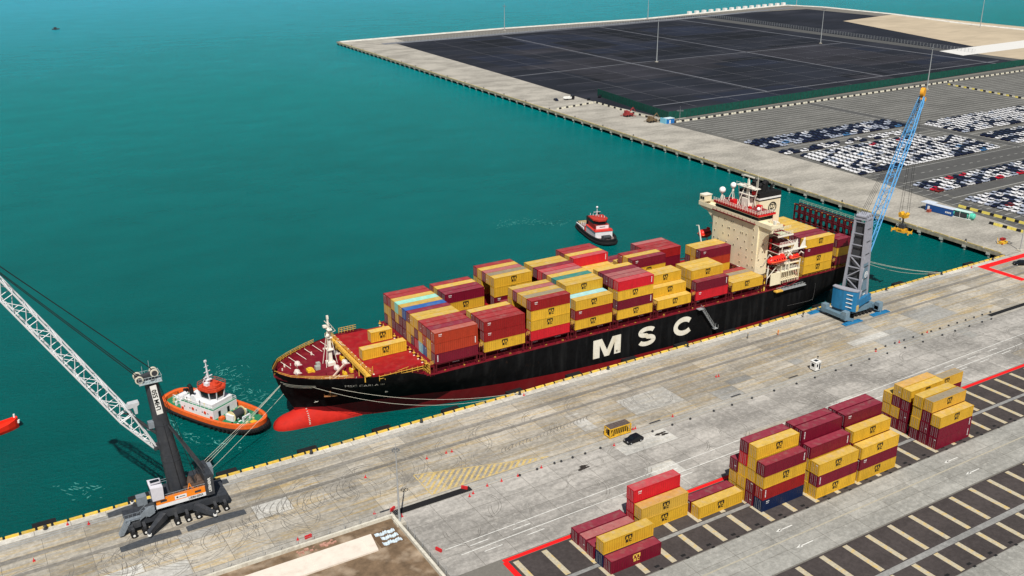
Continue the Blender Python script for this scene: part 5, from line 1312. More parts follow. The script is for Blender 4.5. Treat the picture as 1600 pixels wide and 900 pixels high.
# boom
F = Vector((27.3-29.8, 1.0, 16.4)); dB = Vector((-21.9,.3,39.2)).normalized(); TipL = F+dB*56.5
g = MB(); lattice(g, F, TipL, [(0,1.1,.5),(.17,3.3,2.5),(.84,3.2,2.4),(1,.9,.9)], .18, 17, rd=.075)
cx(g, 'boom', cwh)
g = MB(); g.tube(F-Vector((0,1.1,0)), F+Vector((0,1.1,0)), .4, 10); g.beam(F+Vector((.2,0,0)), TB.lerp(TT,.42), .9, 1.4); cx(g, 'boom_pivot', cg)
g = MB(); p0 = F+dB*9.6; g.tube(TB.lerp(TT,.52)+Vector((-.9,-.3,0)), p0+Vector((.6,0,.4)), .32, 10); g.tube(p0+Vector((.6,0,.4)), p0+Vector((-.3,0,.6)), .18, 8); cx(g, 'luffing_cylinder', dark)
g = MB(); q = p0+Vector((1.6,.6,1.6)); g.prism([(q.x-1.6,q.z-.5),(q.x-.9,q.z+.9),(q.x+1.9,q.z+1.0),(q.x+1.9,q.z+.3),(q.x+1.3,q.z-.1),(q.x+1.2,q.z-2.4),(q.x+.5,q.z-2.4),(q.x+.2,q.z-.3)], 1, q.y-.7, q.y+.7); g.v = [(q.x+(a_-q.x)*.72, b_, q.z+(c_-q.z)*.72) for a_, b_, c_ in g.v]; cx(g, 'tower_cab', mat('cab_white_grey', (.50,.52,.54), .5))
g = MB(); b0 = TB.lerp(TT,.62); g.box(b0.x-2.6,b0.x-1.5,.2,1.3,b0.z-.5,b0.z+.9); g.beam((b0.x-2.9,.7,b0.z-.6),(b0.x-1.2,.7,b0.z-1.6),.3); cx(g, 'service_platform', cg2)
g = MB(); hd = TT+Vector((-2.2,0,1.2))
for y in (-.5,.0,1.7,2.2): g.tube(hd+Vector((0,y-.8+.0,0)), TipL+Vector((.2,(y-.8)*.4,.3)), .05, 4)
for y in (.2,.6): g.tube(TT+Vector((.6,y,2.0)), TipL+Vector((.3,(y-.4),.9)), .06, 4)
g.tube(TT+Vector((1.0,-.8,.6)), (4.4,-.8,6.8), .05, 4); g.tube(TT+Vector((1.2,.6,.6)), (5.2,.6,6.8), .05, 4); g.tube(TT+Vector((.2,-1.0,-1)), (1.0,-1.6,6.2), .04, 4)
cx(g, 'boom_cables', black)
g = MB(); g.box(TipL.x-.9,TipL.x+.6,TipL.y-.7,TipL.y+.7,TipL.z-.6,TipL.z+.7); g.tube((TipL.x-.6,TipL.y-.4,TipL.z+.6),(TipL.x-.6,TipL.y+.4,TipL.z+.6),.8,14); cx(g, 'boom_head', cor)
def spreader(root, zt, ang, bs=1.0):
    yl = mat('spreader_yellow', (.78,.42,.03), .5, var=.2, scale=2, dirt=((.25,.14,.04), .6, 1.5))
    m = Matrix.Rotation(ang,4,'Z'); 
    def put(g, nm, mm): o = g.build(nm, mm, root); o.rotation_euler = (0,0,ang); return o
    g = MB(); g.box(-6,6,-.28,.28,-.35,.35); g.box(-3,3,-.9,-.45,-.45,.5); g.box(-3,3,.45,.9,-.45,.5); g.box(-6.1,-5.7,-1.15,1.15,-.35,.35); g.box(5.7,6.1,-1.15,1.15,-.35,.35); g.box(-1.2,1.2,-1.1,1.1,.35,.8); g.box(-2.8,-1.6,-.8,.8,.5,.9); g.box(1.6,2.8,-.8,.8,.5,.9)
    for x in (-5.9,5.9):
        for y in (-1.1,1.1): g.box(x-.25,x+.25,y-.2,y+.2,-.7,-.3); g.beam((x,y,0),(x*1.04,y*1.2,.9),.12)
    g.v = [(p[0]*bs,p[1],p[2]) for p in g.v]; put(g, 'beam', yl)
    g = MB(); g.tube((0,-.5,1.6),(0,.5,1.6),.6,10); g.beam((0,0,.8),(0,0,4.6),.4); g.box(-1.0,1.0,-.7,.7,1.0,2.1)
    for s_ in (-1,1): g.beam((s_*2.4,0,.9),(0,0,3.6),.12); g.beam((0,s_*.9,.9),(0,0,3.6),.1)
    put(g, 'rotator', dark)
    g = MB(); g.box(-1.3,1.3,-.9,.9,4.6,5.6); g.tube((-.9,-.95,5.7),(-.9,.95,5.7),.6,12); g.tube((.9,-.95,5.7),(.9,.95,5.7),.6,12); g.box(-.4,.4,-.4,.4,4.2,4.7)
    put(g, 'hook_block', yl)
    g = MB()
    for x in (-1.3,1.3):
        for y in (-.7,.7): g.tube((x,y,5.8), (x*.35,y*.5,zt), .055, 4)
    put(g, 'hoist_ropes', black)

# ------------------------------------------------------------ right (blue) mobile harbour crane
bc = empty('mobile_harbour_crane', (238,188.5,0), 'blue mobile harbour crane with grey box tower and long light blue lattice boom', 'crane')
sub = R(15.5)
bl = mat('crane_blue', (.018,.17,.36), .45, var=.12, scale=1, dirt=((.03,.10,.16), .5, .6)); blg = mat('crane_blue_grey', (.13,.21,.27), .5, var=.15); tg = mat('tower_grey', (.31,.32,.37), .5, var=.12, dirt=((.25,.26,.3), .5, .4))
lb_ = mat('boom_light_blue', (.11,.36,.68), .4, var=.1)
def bput(g, nm, mm, rot=True, par_=bc):
    o = g.build(nm, mm, par_)
    if rot: o.rotation_euler = (0,0,sub)
    return o
g = MB(); g.box(-6.6,6.6,-2.3,2.3,1.3,2.9); g.box(-3.5,3.5,-3.0,3.0,1.6,3.3); g.tube((0,0,3.0),(0,0,3.9),2.6,18); g.box(-8.6,-6.6,-4.6,4.6,1.2,2.4); g.box(6.6,8.4,-4.6,4.6,1.2,2.4); bput(g, 'chassis', blg, False)
for x in (-7.6,7.5):
    for s_ in (-1,1):
        g = MB(); g.box(x-.9,x+.9,s_*4.0-.9,s_*4.0+.9,.9,3.6); bput(g, 'outrigger_box', mat('outrigger_grey_blue', (.17,.25,.31), .5, var=.15), False)
for k in range(8):
    for s_ in (-1,1):
        x = -5.6+k*1.6; g = MB(); g.tube((x,s_*2.6-.35,.62),(x,s_*2.6+.35,.62),.62,12); g.tube((x,s_*2.6-.4,.62),(x,s_*2.6+.4,.62),.22,8,1); g.beam((x,s_*2.6,.8),(x,s_*2.2,1.5),.3,mi=0); bput(g, 'wheel', [black, dark], False)
for (x, y, tx, ty) in ((-6.0,-5.6,-7.6,-4.0),(7.3,-5.0,7.5,-4.0),(-8.0,6.5,-7.6,4.0),(8.0,6.3,7.5,4.0)):
    g = MB(); g.beam((tx,ty,1.6),(x,y,.9),.7,.7); g.tube((x,y,.3),(x,y,1.4),.3,8); bput(g, 'outrigger', blg, False)
    g = MB(); g.add([(x-3.9,y-.85,.05),(x+3.9,y-.85,.05),(x+3.9,y+.85,.05),(x-3.9,y+.85,.05),(x-3.9,y-.8,.25),(x-1,y-.7,.5),(x+1,y-.7,.5),(x+3.9,y-.8,.25),(x+3.9,y+.8,.25),(x+1,y+.7,.5),(x-1,y+.7,.5),(x-3.9,y+.8,.25)],
          [(0,1,2,3),(4,5,10,11),(5,6,9,10),(6,7,8,9),(0,4,5,6,7,1),(3,2,8,9,10,11),(0,3,11,4),(1,7,8,2)])
    for k in range(5): g.box(x-3.2+k*1.5,x-3.05+k*1.5,y-.7,y+.7,.25,.52)
    bput(g, 'support_pad', bl, False)
g = MB(); g.box(-5.0,5.6,-3.5,3.4,3.9,4.6); g.box(-4.9,3.8,-3.5,-2.2,4.6,6.3); g.box(-4.9,3.8,2.2,3.4,4.6,6.3); g.box(3.8,5.4,-3.3,-1.6,4.6,6.0); bput(g, 'machine_house', bl)
cwp = []
for k in range(7): a = -1+2*k/6; cwp.append((-7.4+.9*a*a, 4.0*a))
g = MB(); g.prism([(x, y) for x, y in cwp]+[(-5.1,4.0),(-5.1,-4.0)], 2, 3.4, 9.9)
cw_ = bput(g, 'counterweight', bl)
g = MB()
for z in (4.6,5.9,7.2,8.6): g.box(-7.45,-7.3,-3.0,-1.0,z,z+.22)
bput(g, 'counterweight_stripes', white)
g = MB(); g.prism([(x-.15, y*1.03) for x, y in cwp]+[(-5.0,4.1),(-5.0,-4.1)], 2, 9.9, 10.15); bput(g, 'counterweight_cap', tg)
g = MB(); g.box(-6.3,-5.05,-4.25,-4.0,3.5,5.3); bput(g, 'yellow_corner', mat('tan_panel', (.55,.40,.16), .6))
# tower: tapered box frame, solid near face, open rear face
g = MB(); zb, zt_ = 4.6, 31.0
def tw(z, i, j): s_ = 2.75+(1.75-2.75)*(z-zb)/(zt_-zb); return Vector((s_*i+.4, s_*j, z))
for i, j in ((-1,-1),(-1,1),(1,1),(1,-1)): 
    a, b = tw(zb,i,j), tw(zt_,i,j); g.beam(a, b, .75, .75, taper=.85)
g2 = MB()
for j in (-1, 1):
    zm = 17.0
    g2.add([tw(zb,-.25,j),tw(zb,1,j),tw(zm,1,j),tw(zm,-.35,j),tw(zb,-.25,j*.93),tw(zb,1,j*.93),tw(zm,1,j*.93),tw(zm,-.35,j*.93)], [(0,1,2,3),(7,6,5,4),(0,4,5,1),(1,5,6,2),(2,6,7,3),(3,7,4,0)])
    g.add([tw(zm,-.35,j),tw(zm,1,j),tw(zt_,1,j),tw(zt_,-.55,j),tw(zm,-.35,j*.93),tw(zm,1,j*.93),tw(zt_,1,j*.93),tw(zt_,-.55,j*.93)], [(0,1,2,3),(7,6,5,4),(0,4,5,1),(1,5,6,2),(2,6,7,3),(3,7,4,0)])
for (i0,j0,i1,j1) in ((-1,-1,-1,1),):
    zs = [5+k*3.6 for k in range(8)]
    for k, (a, b) in enumerate(zip(zs, zs[1:])):
        if k > 3: g.beam(tw(b,i0,j0), tw(b,i1,j1), .25); continue
        g.beam(tw(a,i0,j0), tw(b,i1,j1), .28) if k % 2 else g.beam(tw(a,i1,j1), tw(b,i0,j0), .28); g.beam(tw(b,i0,j0), tw(b,i1,j1), .3)
        g.beam(tw(a,-1,-1), tw(b,-.3,-1), .26)
tw_o = bput(g, 'tower', tg); bput(g2, 'tower_panel', blg)
g = MB()
for k in range(6): z = 8+k*4; a = tw(z,1,-1); g.beam(tw(z,-.3,-1.03), tw(z,1,-1.03), .2,.12)
g.add([tw(5,-.6,.8),tw(5,-.6,-.8),tw(30,-.6,-.8),tw(30,-.6,.8)], [(0,1,2,3)])  # dark sheet added inside the open frame as its shaded interior
bput(g, 'tower_bands_inner_shade', dark)
g = MB(); g.box(-1.8,2.6,-2.0,2.0,31.0,31.5)
for x in (-1.2,.4,1.8):
    g.tube((x,-1.6,32.1),(x,1.6,32.1),.62,12)
for x in (-1.8,2.6):
    for y in (-2,2): g.beam((x,y,31.5),(x,y,32.6),.12)
bput(g, 'tower_head', tg)
lg = MB(); lg.tube((0,0,0),(.0,-.03,0),1.05,20); lgm = lg.mesh('round_logo', [white])
o = link('round_logo', lgm, tw_o, tw(13.2,.45,-1.015)); 
g = MB(); g.strokes([[(.55,.45),(.1,.62),(-.45,.3),(-.5,-.3),(0,-.6),(.5,-.35),(.45,.0),(.1,.0)]], .2, (0,0,0), (1,0,0), (0,0,1), .05); o = link('logo_swirl', g.mesh('logo_swirl', [bl]), tw_o, tw(13.2,.45,-1.03))
g = MB(); g.box(-.8,.8,-.02,0,-.2,.2); link('marking', g.mesh('marking', [white]), tw_o, tw(6.9,.3,-1.02))
# boom
Fb = Vector((2.6,1.0,13.5)); Tb = Vector((268.1-238,196.2-188.5,64.0)) ; Fw = Vector((Fb.x*math.cos(sub)-Fb.y*math.sin(sub), Fb.x*math.sin(sub)+Fb.y*math.cos(sub), Fb.z))
g = MB(); lattice(g, Fw, Tb, [(0,1.5,.7),(.12,3.0,2.4),(.8,2.5,2.0),(1,1.3,1.0)], .18, 22, rd=.075); bput(g, 'boom', lb_, False)
g = MB(); g.tube(Tb+Vector((.3,-.5,1.4)), Tb+Vector((-.1,.5,1.4)), 1.45, 14); g.tube(Tb+Vector((1.3,-.4,-.9)), Tb+Vector((1.1,.4,-.9)), .65, 12); g.beam(Tb-Vector((.6,.2,1)), Tb+Vector((.6,.2,1.2)), .8); bput(g, 'boom_head', mat('sheave_orange', (.80,.36,.03), .5), False)
g = MB(); g.beam(Tb+Vector((.9,0,-1.0)), Tb+Vector((.6,.1,-3.6)), .7,.5); g.box(Tb.x+.2,Tb.x+4.6,Tb.y-.6,Tb.y+.6,Tb.z-4.3,Tb.z-3.6) if False else None; bput(g, 'boom_head_frame', lb_, False)
g = MB(); hd = Vector((0,0,32.4))
for s_ in (-1.1,-.3,.5,1.2): g.tube(hd+Vector((-.5+.3*s_,s_,0)), Tb+Vector((-.3,s_*.4,.4)), .055, 4)
g.tube(Vector((1.6,-1.4,31)), Fw.lerp(Tb,.45)+Vector((0,-1,0)), .05, 4)
bput(g, 'boom_cables', black, False)
g = MB(); g.tube(tw(20,1,0), Fb+Vector((6,0,12)) , .3, 10); bput(g, 'luffing_cylinder', tg)
sp2 = empty('container_spreader', (267.2,196.0,20.3), 'yellow container spreader hanging over the water from the light blue boom', 'spreader')
spreader(sp2, 64.0-20.3-.5, R(97), .5)

# ------------------------------------------------------------ light masts
def light_mast(x, y, h, label, r=.33, hs=1.0):
    t = empty('light_mast', (x,y,0), label, 'light mast', 'tall light masts of the terminal')
    g = MB(); g.tube((0,0,.5),(0,0,h-1.5),r,10,r2=r*.45); g.tube((0,0,h-1.5),(0,0,h+.6),r*.2,6); link('pole', g.mesh('pole',[steel]), t)
    g = MB(); g.box(-1.0,1.0,-1.0,1.0,0,.55); link('base', g.mesh('base',[kw]), t)
    for k in range(8):
        a = k*math.pi/4; g = MB(); p = (1.7*hs*math.cos(a),1.7*hs*math.sin(a),h-2.2*hs); g.beam((0,0,h-2.0*hs),p,.12*hs); q = .3*hs; g.box(p[0]-q,p[0]+q,p[1]-q,p[1]+q,p[2]-q,p[2]+.1*hs)
        link('floodlight', g.mesh('floodlight',[mat('lamp_grey', (.14,.15,.16), .5)]), t)
light_mast(68.15,159.4,18.4,'slim grey light mast at the corner of the earth lot by the quay', .24, .42)
for x, y, h, lb in ((539.3,657.3,37.8,'tall light mast standing in the middle of the black paved field'),(749.7,669,34,'tall light mast at the right crossing of the black paved field'),
    (612,445,31,'tall light mast behind the blue boom beside the car park'),(553.4,934,28,'light mast at the far shore, leftmost'),(758,944,28,'light mast at the far shore, beyond the middle field mast'),
    (1042,979,28,'small distant light mast at the far corner of the land'),(998,671,34,'light mast on the sand at the far right'),(339,197,16,'slim lamp mast at the corner where pier meets quay')):
    light_mast(x,y,h,lb, .45 if h > 20 else .22)
light_mast(390,451,9,'short lamp post at the corner of the green fence', .16)
# ------------------------------------------------------------ quay objects
def car_mesh(name, body, L_=4.4, W_=1.8, H=1.5):
    g = MB(); h = L_/2; w_ = W_/2
    prof = [(-h,.35),(-h,.75),(-h*.93,.92),(-h*.5,1.0),(-h*.22,H-.04),(h*.45,H),(h*.86,1.02),(h*.98,.9),(h,.4)]
    n = len(prof)
    for s_ in (-1,1): g.add([(x,s_*w_*(.86 if z > 1.1 else 1),z) for x, z in prof], [tuple(range(n))], 0)
    for i in range(n):
        a, b = prof[i], prof[(i+1)%n]; wa = w_*(.86 if a[1] > 1.1 else 1); wb = w_*(.86 if b[1] > 1.1 else 1)
        m = 1 if i in (3,5) else 0
        g.add([(a[0],-wa,a[1]),(a[0],wa,a[1]),(b[0],wb,b[1]),(b[0],-wb,b[1])], [(0,1,2,3)], m)
    for s_ in (-1,1):
        g.add([(-h*.44,s_*(w_+.004),1.03),(-h*.2,s_*(w_*.87+.012),H-.12),(h*.42,s_*(w_*.87+.012),H-.08),(h*.72,s_*(w_+.004),1.05)], [(0,1,2,3)], 1)
        for x in (-h*.62,h*.62): g.tube((x,s_*(w_-.22),.33),(x,s_*(w_+.01),.33),.33,10,2)
    return g.mesh(name, [body, glass, black])
cb = mat('car_black', (.008,.008,.011), .2, var=.05)
def parked(me, x, y, rz, label, cat='car', grp=None, nm='parked_car'):
    return tag(link(nm, me, None, (x,y,0.012), rz), label, cat, grp)
cm = car_mesh('car', cb, 4.7, 1.95, 1.75)
def full_car(x, y, rz, label):
    t = empty('parked_car', (x,y,0), label, 'car', None, rz)
    g = MB(); h = 2.35; w_ = .97
    prof = [(-h,.4),(-h,.85),(-h*.94,1.02),(-h*.45,1.12),(-h*.2,1.66),(h*.55,1.74),(h*.9,1.2),(h,.95),(h,.4)]
    n = len(prof)
    for s_ in (-1,1): g.add([(x_,s_*w_*(.84 if z > 1.3 else 1),z) for x_, z in prof], [tuple(range(n))])
    for i in range(n):
        a, b = prof[i], prof[(i+1)%n]; wa = w_*(.84 if a[1] > 1.3 else 1); wb = w_*(.84 if b[1] > 1.3 else 1)
        g.add([(a[0],-wa,a[1]),(a[0],wa,a[1]),(b[0],wb,b[1]),(b[0],-wb,b[1])], [(0,1,2,3)])
    g.build('body', cb, t)
    for nm, (a, b), (c, d) in (('windscreen',(-h*.44,1.15),(-h*.22,1.62)),('rear_window',(h*.6,1.68),(h*.86,1.27))):
        g = MB(); g.add([(a-.02,-w_*.9,b),(a-.02,w_*.9,b),(c-.02,w_*.8,d),(c-.02,-w_*.8,d)], [(0,1,2,3)]); g.v = [(p[0]+(.04 if nm != 'windscreen' else -.01),p[1],p[2]+.015) for p in g.v]; g.build(nm, glass, t)
    for s_ in (-1,1):
        g = MB(); g.add([(-h*.40,s_*(w_+.01),1.16),(-h*.18,s_*(w_*.85+.02),1.6),(h*.5,s_*(w_*.85+.02),1.66),(h*.8,s_*(w_+.01),1.2)], [(0,1,2,3)]); g.build('side_window', glass, t)
        g = MB(); g.box(-h-.01,-h+.06,s_*.62-.2,s_*.62+.2,.78,.95); g.build('headlight', mat('lamp_clear', (.55,.55,.55), .2), t)
        for x_ in (-h*.62,h*.62):
            g = MB(); g.tube((x_,s_*(w_-.24),.36),(x_,s_*(w_+.015),.36),.36,14); g.tube((x_,s_*(w_+.0),.36),(x_,s_*(w_+.03),.36),.2,10,1); g.build('wheel', [black, steel], t)
full_car(130.2,160.7,.02,'black car parked on the concrete road beside the yellow steel rack')
full_car(324.6,187.6,R(-35),'dark car standing inside the red angle line at the pier corner')
# yellow steel rack with dark top
t = empty('steel_rack', (129.2,165.7,0), 'yellow open steel rack with a dark slatted top beside the black car', 'steel rack')
g = MB()
for x in (-3.05,3.05):
    for y in (-1.1,1.1): g.beam((x,y,0),(x,y,2.6),.28)
for z in (.3,2.5):
    for y in (-1.1,1.1): g.beam((-3.05,y,z),(3.05,y,z),.26)
    for x in (-3.05,3.05): g.beam((x,-1.1,z),(x,1.1,z),.26)
for y in (-1.1,1.1): g.beam((-3,y,.4),(-2,y,2.4),.14); g.beam((3,y,.4),(2,y,2.4),.14); g.box(-1.6,2.0,y-.08,y+.08,.45,.75)
g.build('frame', yellowp, t)
g = MB()
for y in (-1.1,1.1):
    for k in range(9): g.beam((-2.3+k*.58,y,.4),(-2.15+k*.58,y,2.4),.12)
g.build('slats', yellowp, t)
g = MB()
for k in range(8): g.box(-3.0+k*.76,-2.3+k*.76,-1.15,1.15,2.62,2.7)
g.build('top_plates', mat('rusty_top', (.11,.085,.075), .8, var=.4, scale=2), t)
g = MB(); g.box(-2.4,2.5,-.7,.7,.5,2.2); g.build('inner_shade_block', black, t)  # black block added for the shadow inside the rack
# white site cabin on legs
t = empty('site_cabin', (197.0,165.6,0), 'small white square cabin with dark windows beside the rear rail', 'cabin')
g = MB(); g.box(-1.0,1.0,-1.0,1.0,.3,2.7); g.box(-1.1,1.1,-1.1,1.1,2.7,2.82); g.build('body', white, t)
g = MB(); g.box(-.6,-.1,-1.04,-1.0,1.3,2.2); g.box(.3,.8,-1.04,-1.0,.5,2.3); g.box(-1.04,-1.0,-.5,.5,1.3,2.2); g.box(-.5,.6,-.5,.5,2.82,2.9); g.build('window', glass, t)
g = MB(); g.box(-.9,-.6,-.9,.9,0,.3); g.box(.6,.9,-.9,.9,0,.3); g.tube((1.3,.6,0),(1.3,.6,3.4),.06,5); g.box(1.15,1.5,.45,.75,3.3,3.6); g.build('skids', dark, t)
# cones, weights and bollard posts
g = MB(); g.tube((0,0,.05),(0,0,.75),.19,8,r2=.04); g.box(-.26,.26,-.26,.26,0,.06); g.tube((0,0,.35),(0,0,.47),.125,8,1,r2=.10,cap=False); cone = g.mesh('cone', [redp, white])
cones = [(1.5,185.5),(9.0,195.2),(12.8,193.1),(69.1,179.6),(84.5,179.6),(89.5,179.5),(90.9,179.3),(65.1,165.4),(48.1,165.0),(86.6,161.2),(85.4,160.6),(69.6,161.4),(90.7,162.2),(94.4,162.2),(98.6,162.1),(105,162.3),(125.1,161.6),(133.7,165.4),(134.4,165.4),(170.8,176.6),(171.6,176.5),(120.5,194.9),(221,164.9),(232,165.6),(245,165.9),(307.4,194.9),(146.2,165.4)]
cones.sort()
for k, (x, y) in enumerate(cones):
    w_ = 'by the quay edge' if y > 190 else 'out on the quay apron' if y > 170 else 'beside the rear rail'
    tag(link('traffic_cone', cone, None, (x,y,.012)), 'red traffic cone %s, %s cone from the left' % (w_, ordn(k+1)), 'traffic cone', 'red traffic cones on the quay')
g = MB()
g.box(-.22,.22,-.2,.2,0,.4); g.tube((0,0,.4),(0,0,.5),.13,8); wt = g.mesh('weight', [dark])
xs = [99,103.7,108.5,110.3,113.5,117,121.5,137,143.2,149,156.8,163,170,178,186.1,193,201.3,207.5,215,222.5,230,238,247,253,259.8,266,270.5]
for k, x in enumerate(xs):
    tag(link('ballast_block', wt, None, (x,162.05+.1*math.sin(x),.012), .3*math.sin(x*3)), 'small dark ballast block along the rear rail, %s from the left' % ordn(k+1), 'ballast block', 'dark ballast blocks along the rear rail')
for k in range(14):
    x = 222+k*4.1; tag(link('ballast_block', wt, None, (x,165.7,.012), .2*k), 'small dark ballast block on the quay side of the right rear rail, %s' % ordn(k+1), 'ballast block', 'dark ballast blocks along the rear rail')
for k, (x, y) in enumerate(((322,171),(325.5,171.5),(318.5,169.5),(329,171),(324,167.5),(331.5,172.6))):
    tag(link('ballast_block', wt, None, (x,y,.012), .5*k), 'small dark block below the red angle line, %s from the left' % ordn(sorted([322,325.5,318.5,329,324,331.5]).index(x)+1), 'ballast block', 'dark ballast blocks along the rear rail')
g = MB()
for k in range(2): g.box(-.75+k*.78,-.03+k*.78,-.2,.2,0,.6); g.box(-.68+k*.78,-.1+k*.78,-.15,.15,.6,.68)
barm = g.mesh('barrier', [redp])
for (x, y, rz, lb) in ((68.9,164.6,.5,'red plastic barrier at the left end of the black trench cover'),(85.9,163.9,-.9,'red plastic barrier standing at the right end of the black trench cover'),(50.2,164.6,.15,'red plastic barrier by the fence of the earth lot'),(70.8,146.8,-1.2,'red plastic barrier at the side wall of the earth lot')):
    tag(link('plastic_barrier', barm, None, (x,y,.03), rz), lb, 'barrier')
# people: one continuous skinned figure each
def person(x, y, rz, label, shirt, step=.2):
    t = empty('person', (x,y,0.012), label, 'person', None, rz)
    V = [(0,0,.95),(0,0,1.2),(0,0,1.42),(0,0,1.52),(0,0,1.66),(0,0,1.76),(-.2,0,1.42),(-.27,.05,1.15),(-.25,.16,.92),(.2,0,1.42),(.27,-.05,1.15),(.25,.08,.92),(-.1,0,.92),(-.11,step*.4,.5),(-.11,step*.2,.08),(-.11,step*.2+.14,.05),(.1,0,.92),(.11,-step*.4,.5),(.11,-step*.8,.08),(.11,-step*.8+.14,.05)]
    E_ = [(0,1),(1,2),(2,3),(3,4),(4,5),(2,6),(6,7),(7,8),(2,9),(9,10),(10,11),(0,12),(12,13),(13,14),(14,15),(0,16),(16,17),(17,18),(18,19)]
    rr = [.15,.15,.15,.06,.105,.08,.07,.05,.04,.07,.05,.04,.095,.07,.05,.045,.095,.07,.05,.045]
    me = bpy.data.meshes.new('body'); me.from_pydata(V, E_, []); o = bpy.data.objects.new('body', me); C.objects.link(o); o.parent = t
    o.modifiers.new('skin', 'SKIN'); bm = bmesh.new(); bm.from_mesh(me); ly = bm.verts.layers.skin.verify()
    for v, r_ in zip(bm.verts, rr): v[ly].radius = (r_, r_)
    bm.verts.ensure_lookup_table(); bm.verts[0][ly].use_root = True; bm.to_mesh(me); bm.free()
    s_ = o.modifiers.new('sub', 'SUBSURF'); s_.levels = s_.render_levels = 1
    me.materials.append(shirt)
    g = MB(); g.sphere((0,0,1.74),.13,.14,.1,10,5,top=True); g.tube((0,0,1.73),(0,0,1.75),.16,10); g.build('helmet', yellowp, t)
person(196.3,191.1,.8,'person in dark work clothes walking on the quay below the ship gangway', dark)
person(222.6,194.2,2.2,'person in dark clothes standing on the quay left of the blue crane', dark, .1)
person(205.8,188.2,.2,'person in orange clothes beside the ship farther along the quay', mat('hi_vis', (.7,.2,.03), .7))

# ------------------------------------------------------------ far pier along the basin
def pier_strip(name, ya, yb, w0, w1, z, m):
    P = [(pier_x(ya)+w0, ya), (pier_x((ya+yb)/2)+w0, (ya+yb)/2), (pier_x(yb)+w0, yb), (w1 if not callable(w1) else w1(yb), yb), (w1 if not callable(w1) else w1(ya), ya)]
    return sheet(name, P, z, m)
g = MB()
ys = [196.6]+[230+k*40 for k in range(18)]+[944]
for a, b in zip(ys, ys[1:]): g.quad([(pier_x(a),a,.0),(pier_x(a)+60,a,.0),(pier_x(b)+60,b,.0),(pier_x(b),b,.0)]); g.quad([(pier_x(a),a,.0),(pier_x(b),b,.0),(pier_x(b),b,-1.3),(pier_x(a),a,-1.3)], 1); g.quad([(pier_x(a),a,-1.3),(pier_x(b),b,-1.3),(pier_x(b)+5,b,-1.3),(pier_x(a)+5,a,-1.3)], 1)
struct(g.build('pier_deck', [conc3, mat('stained_concrete', (.36,.31,.23), .9, var=.3, scale=.6, dirt=((.16,.12,.08), .6, .4))]))
g = MB()
for a, b in zip(ys, ys[1:]): g.quad([(pier_x(a)+4.2,a,-6),(pier_x(b)+4.2,b,-6),(pier_x(b)+4.2,b,-1.3),(pier_x(a)+4.2,a,-1.3)])
struct(g.build('pier_recess_shade_wall', black))  # set-back wall coloured black for the shade under the deck
pl = empty('pier_piles', (0,0,0), 'row of pale concrete piles carrying the edge of the long pier', 'pier piles')
g = MB(); g.tube((0,0,-4.5),(0,0,-1.9),.55,8); g.box(-.8,.9,-.8,.8,-2.0,-1.0); pm = g.mesh('pile', [mat('pile_concrete', (.55,.52,.46), .9, var=.2)])
y = 204.0
while y < 940: link('pile', pm, pl, (pier_x(y)+.75, y, 0)); y += 10.45
pk = empty('pier_kerb', (0,0,0), 'yellow and concrete kerb of blocks along the edge of the long pier', 'kerb')
g = MB(); g.box(.05,.5,0,6.9,0,.34); kbm = g.mesh('kerb_block', [mat('pier_kerb_yellow', (.56,.43,.16), .8, var=.2, rnd=.2, dirt=((.34,.30,.23), .9, .8))])
y = 199
while y < 936: o = link('kerb_block', kbm, pk, (pier_x(y), y, 0), rz=-.045); y += 7.6
y = 215; k = 0
while y < 930:
    k += 1; tag(link('bollard', bm_, None, (pier_x(y)+1.5,y,0)), 'dark mooring bollard on the edge of the long pier, %s from the near end' % ordn(k), 'bollard', 'mooring bollards along the long pier'); y += 31.3
# car park surface and its paint
sheet('car_park', [(362,198),(369,246),(377,300),(381,370),(380,446),(384,457),(1016,480),(1016,40),(372,40),(368,150)], .03, parking)
sheet('paved_field', [(389,459),(386,538),(394,656),(408,900),(640,922),(828,945),(1010,930),(1010,477),(780,476.5)], .05, mat('black_paved_field', (.011,.013,.020), .8, var=.5, scale=.012, dirt=((.030,.031,.042), .95, .012, (1,2.2,1))))
cfl = mat('car_park_lines', (.36,.36,.34), .8, var=.2, scale=.2); 
g = MB()
yv = 205
while yv < 452:
    x0 = 385 if yv > 300 else 372+(yv-200)*.09
    g.quad([(x0,yv,.05),(760,yv+2,.05),(760,yv+2.5,.05),(x0,yv+.5,.05)]); yv += 4.6
stuff(g.build('stall_lines', cfl))
g = MB()
for x0, x1, ya, yb in ((384,760,281,303.2),(496.5,505,300,452),(384,760,355.5,361.5),(384,760,218,226),(384,760,257,264)):
    q_ = .058+len(g.v)*.0005; g.quad([(x0,ya,q_),(x1,ya+1,q_),(x1,yb+1,q_),(x0,yb,q_)])
struct(g.build('car_park_road', roadm))
g = MB()
for k in range(60): x = 388+k*6.2; g.quad([(x,292,.07),(x+2.6,292,.07),(x+2.6,292.35,.07),(x,292.35,.07)])
for y in (283.5,301): g.quad([(384,y,.07),(760,y+1,.07),(760,y+1.4,.07),(384,y+.4,.07)])
g.quad([(496.7,300,.07),(497.2,300,.07),(497.2,452,.07),(496.7,452,.07)]); g.quad([(504.3,300,.07),(504.8,300,.07),(504.8,452,.07),(504.3,452,.07)])
for k in range(18): yy = 212+k*5.3; xx = 367+(yy-212)*.105; g.quad([(xx,yy,.07),(xx+7,yy+.2,.07),(xx+7,yy+.5,.07),(xx,yy+.3,.07)])
struct(g.build('car_park_markings', cfl))
sheet('edge_road', [(366,205),(374,205),(381,262),(384,300),(380,300),(375,264)], .055, roadm)
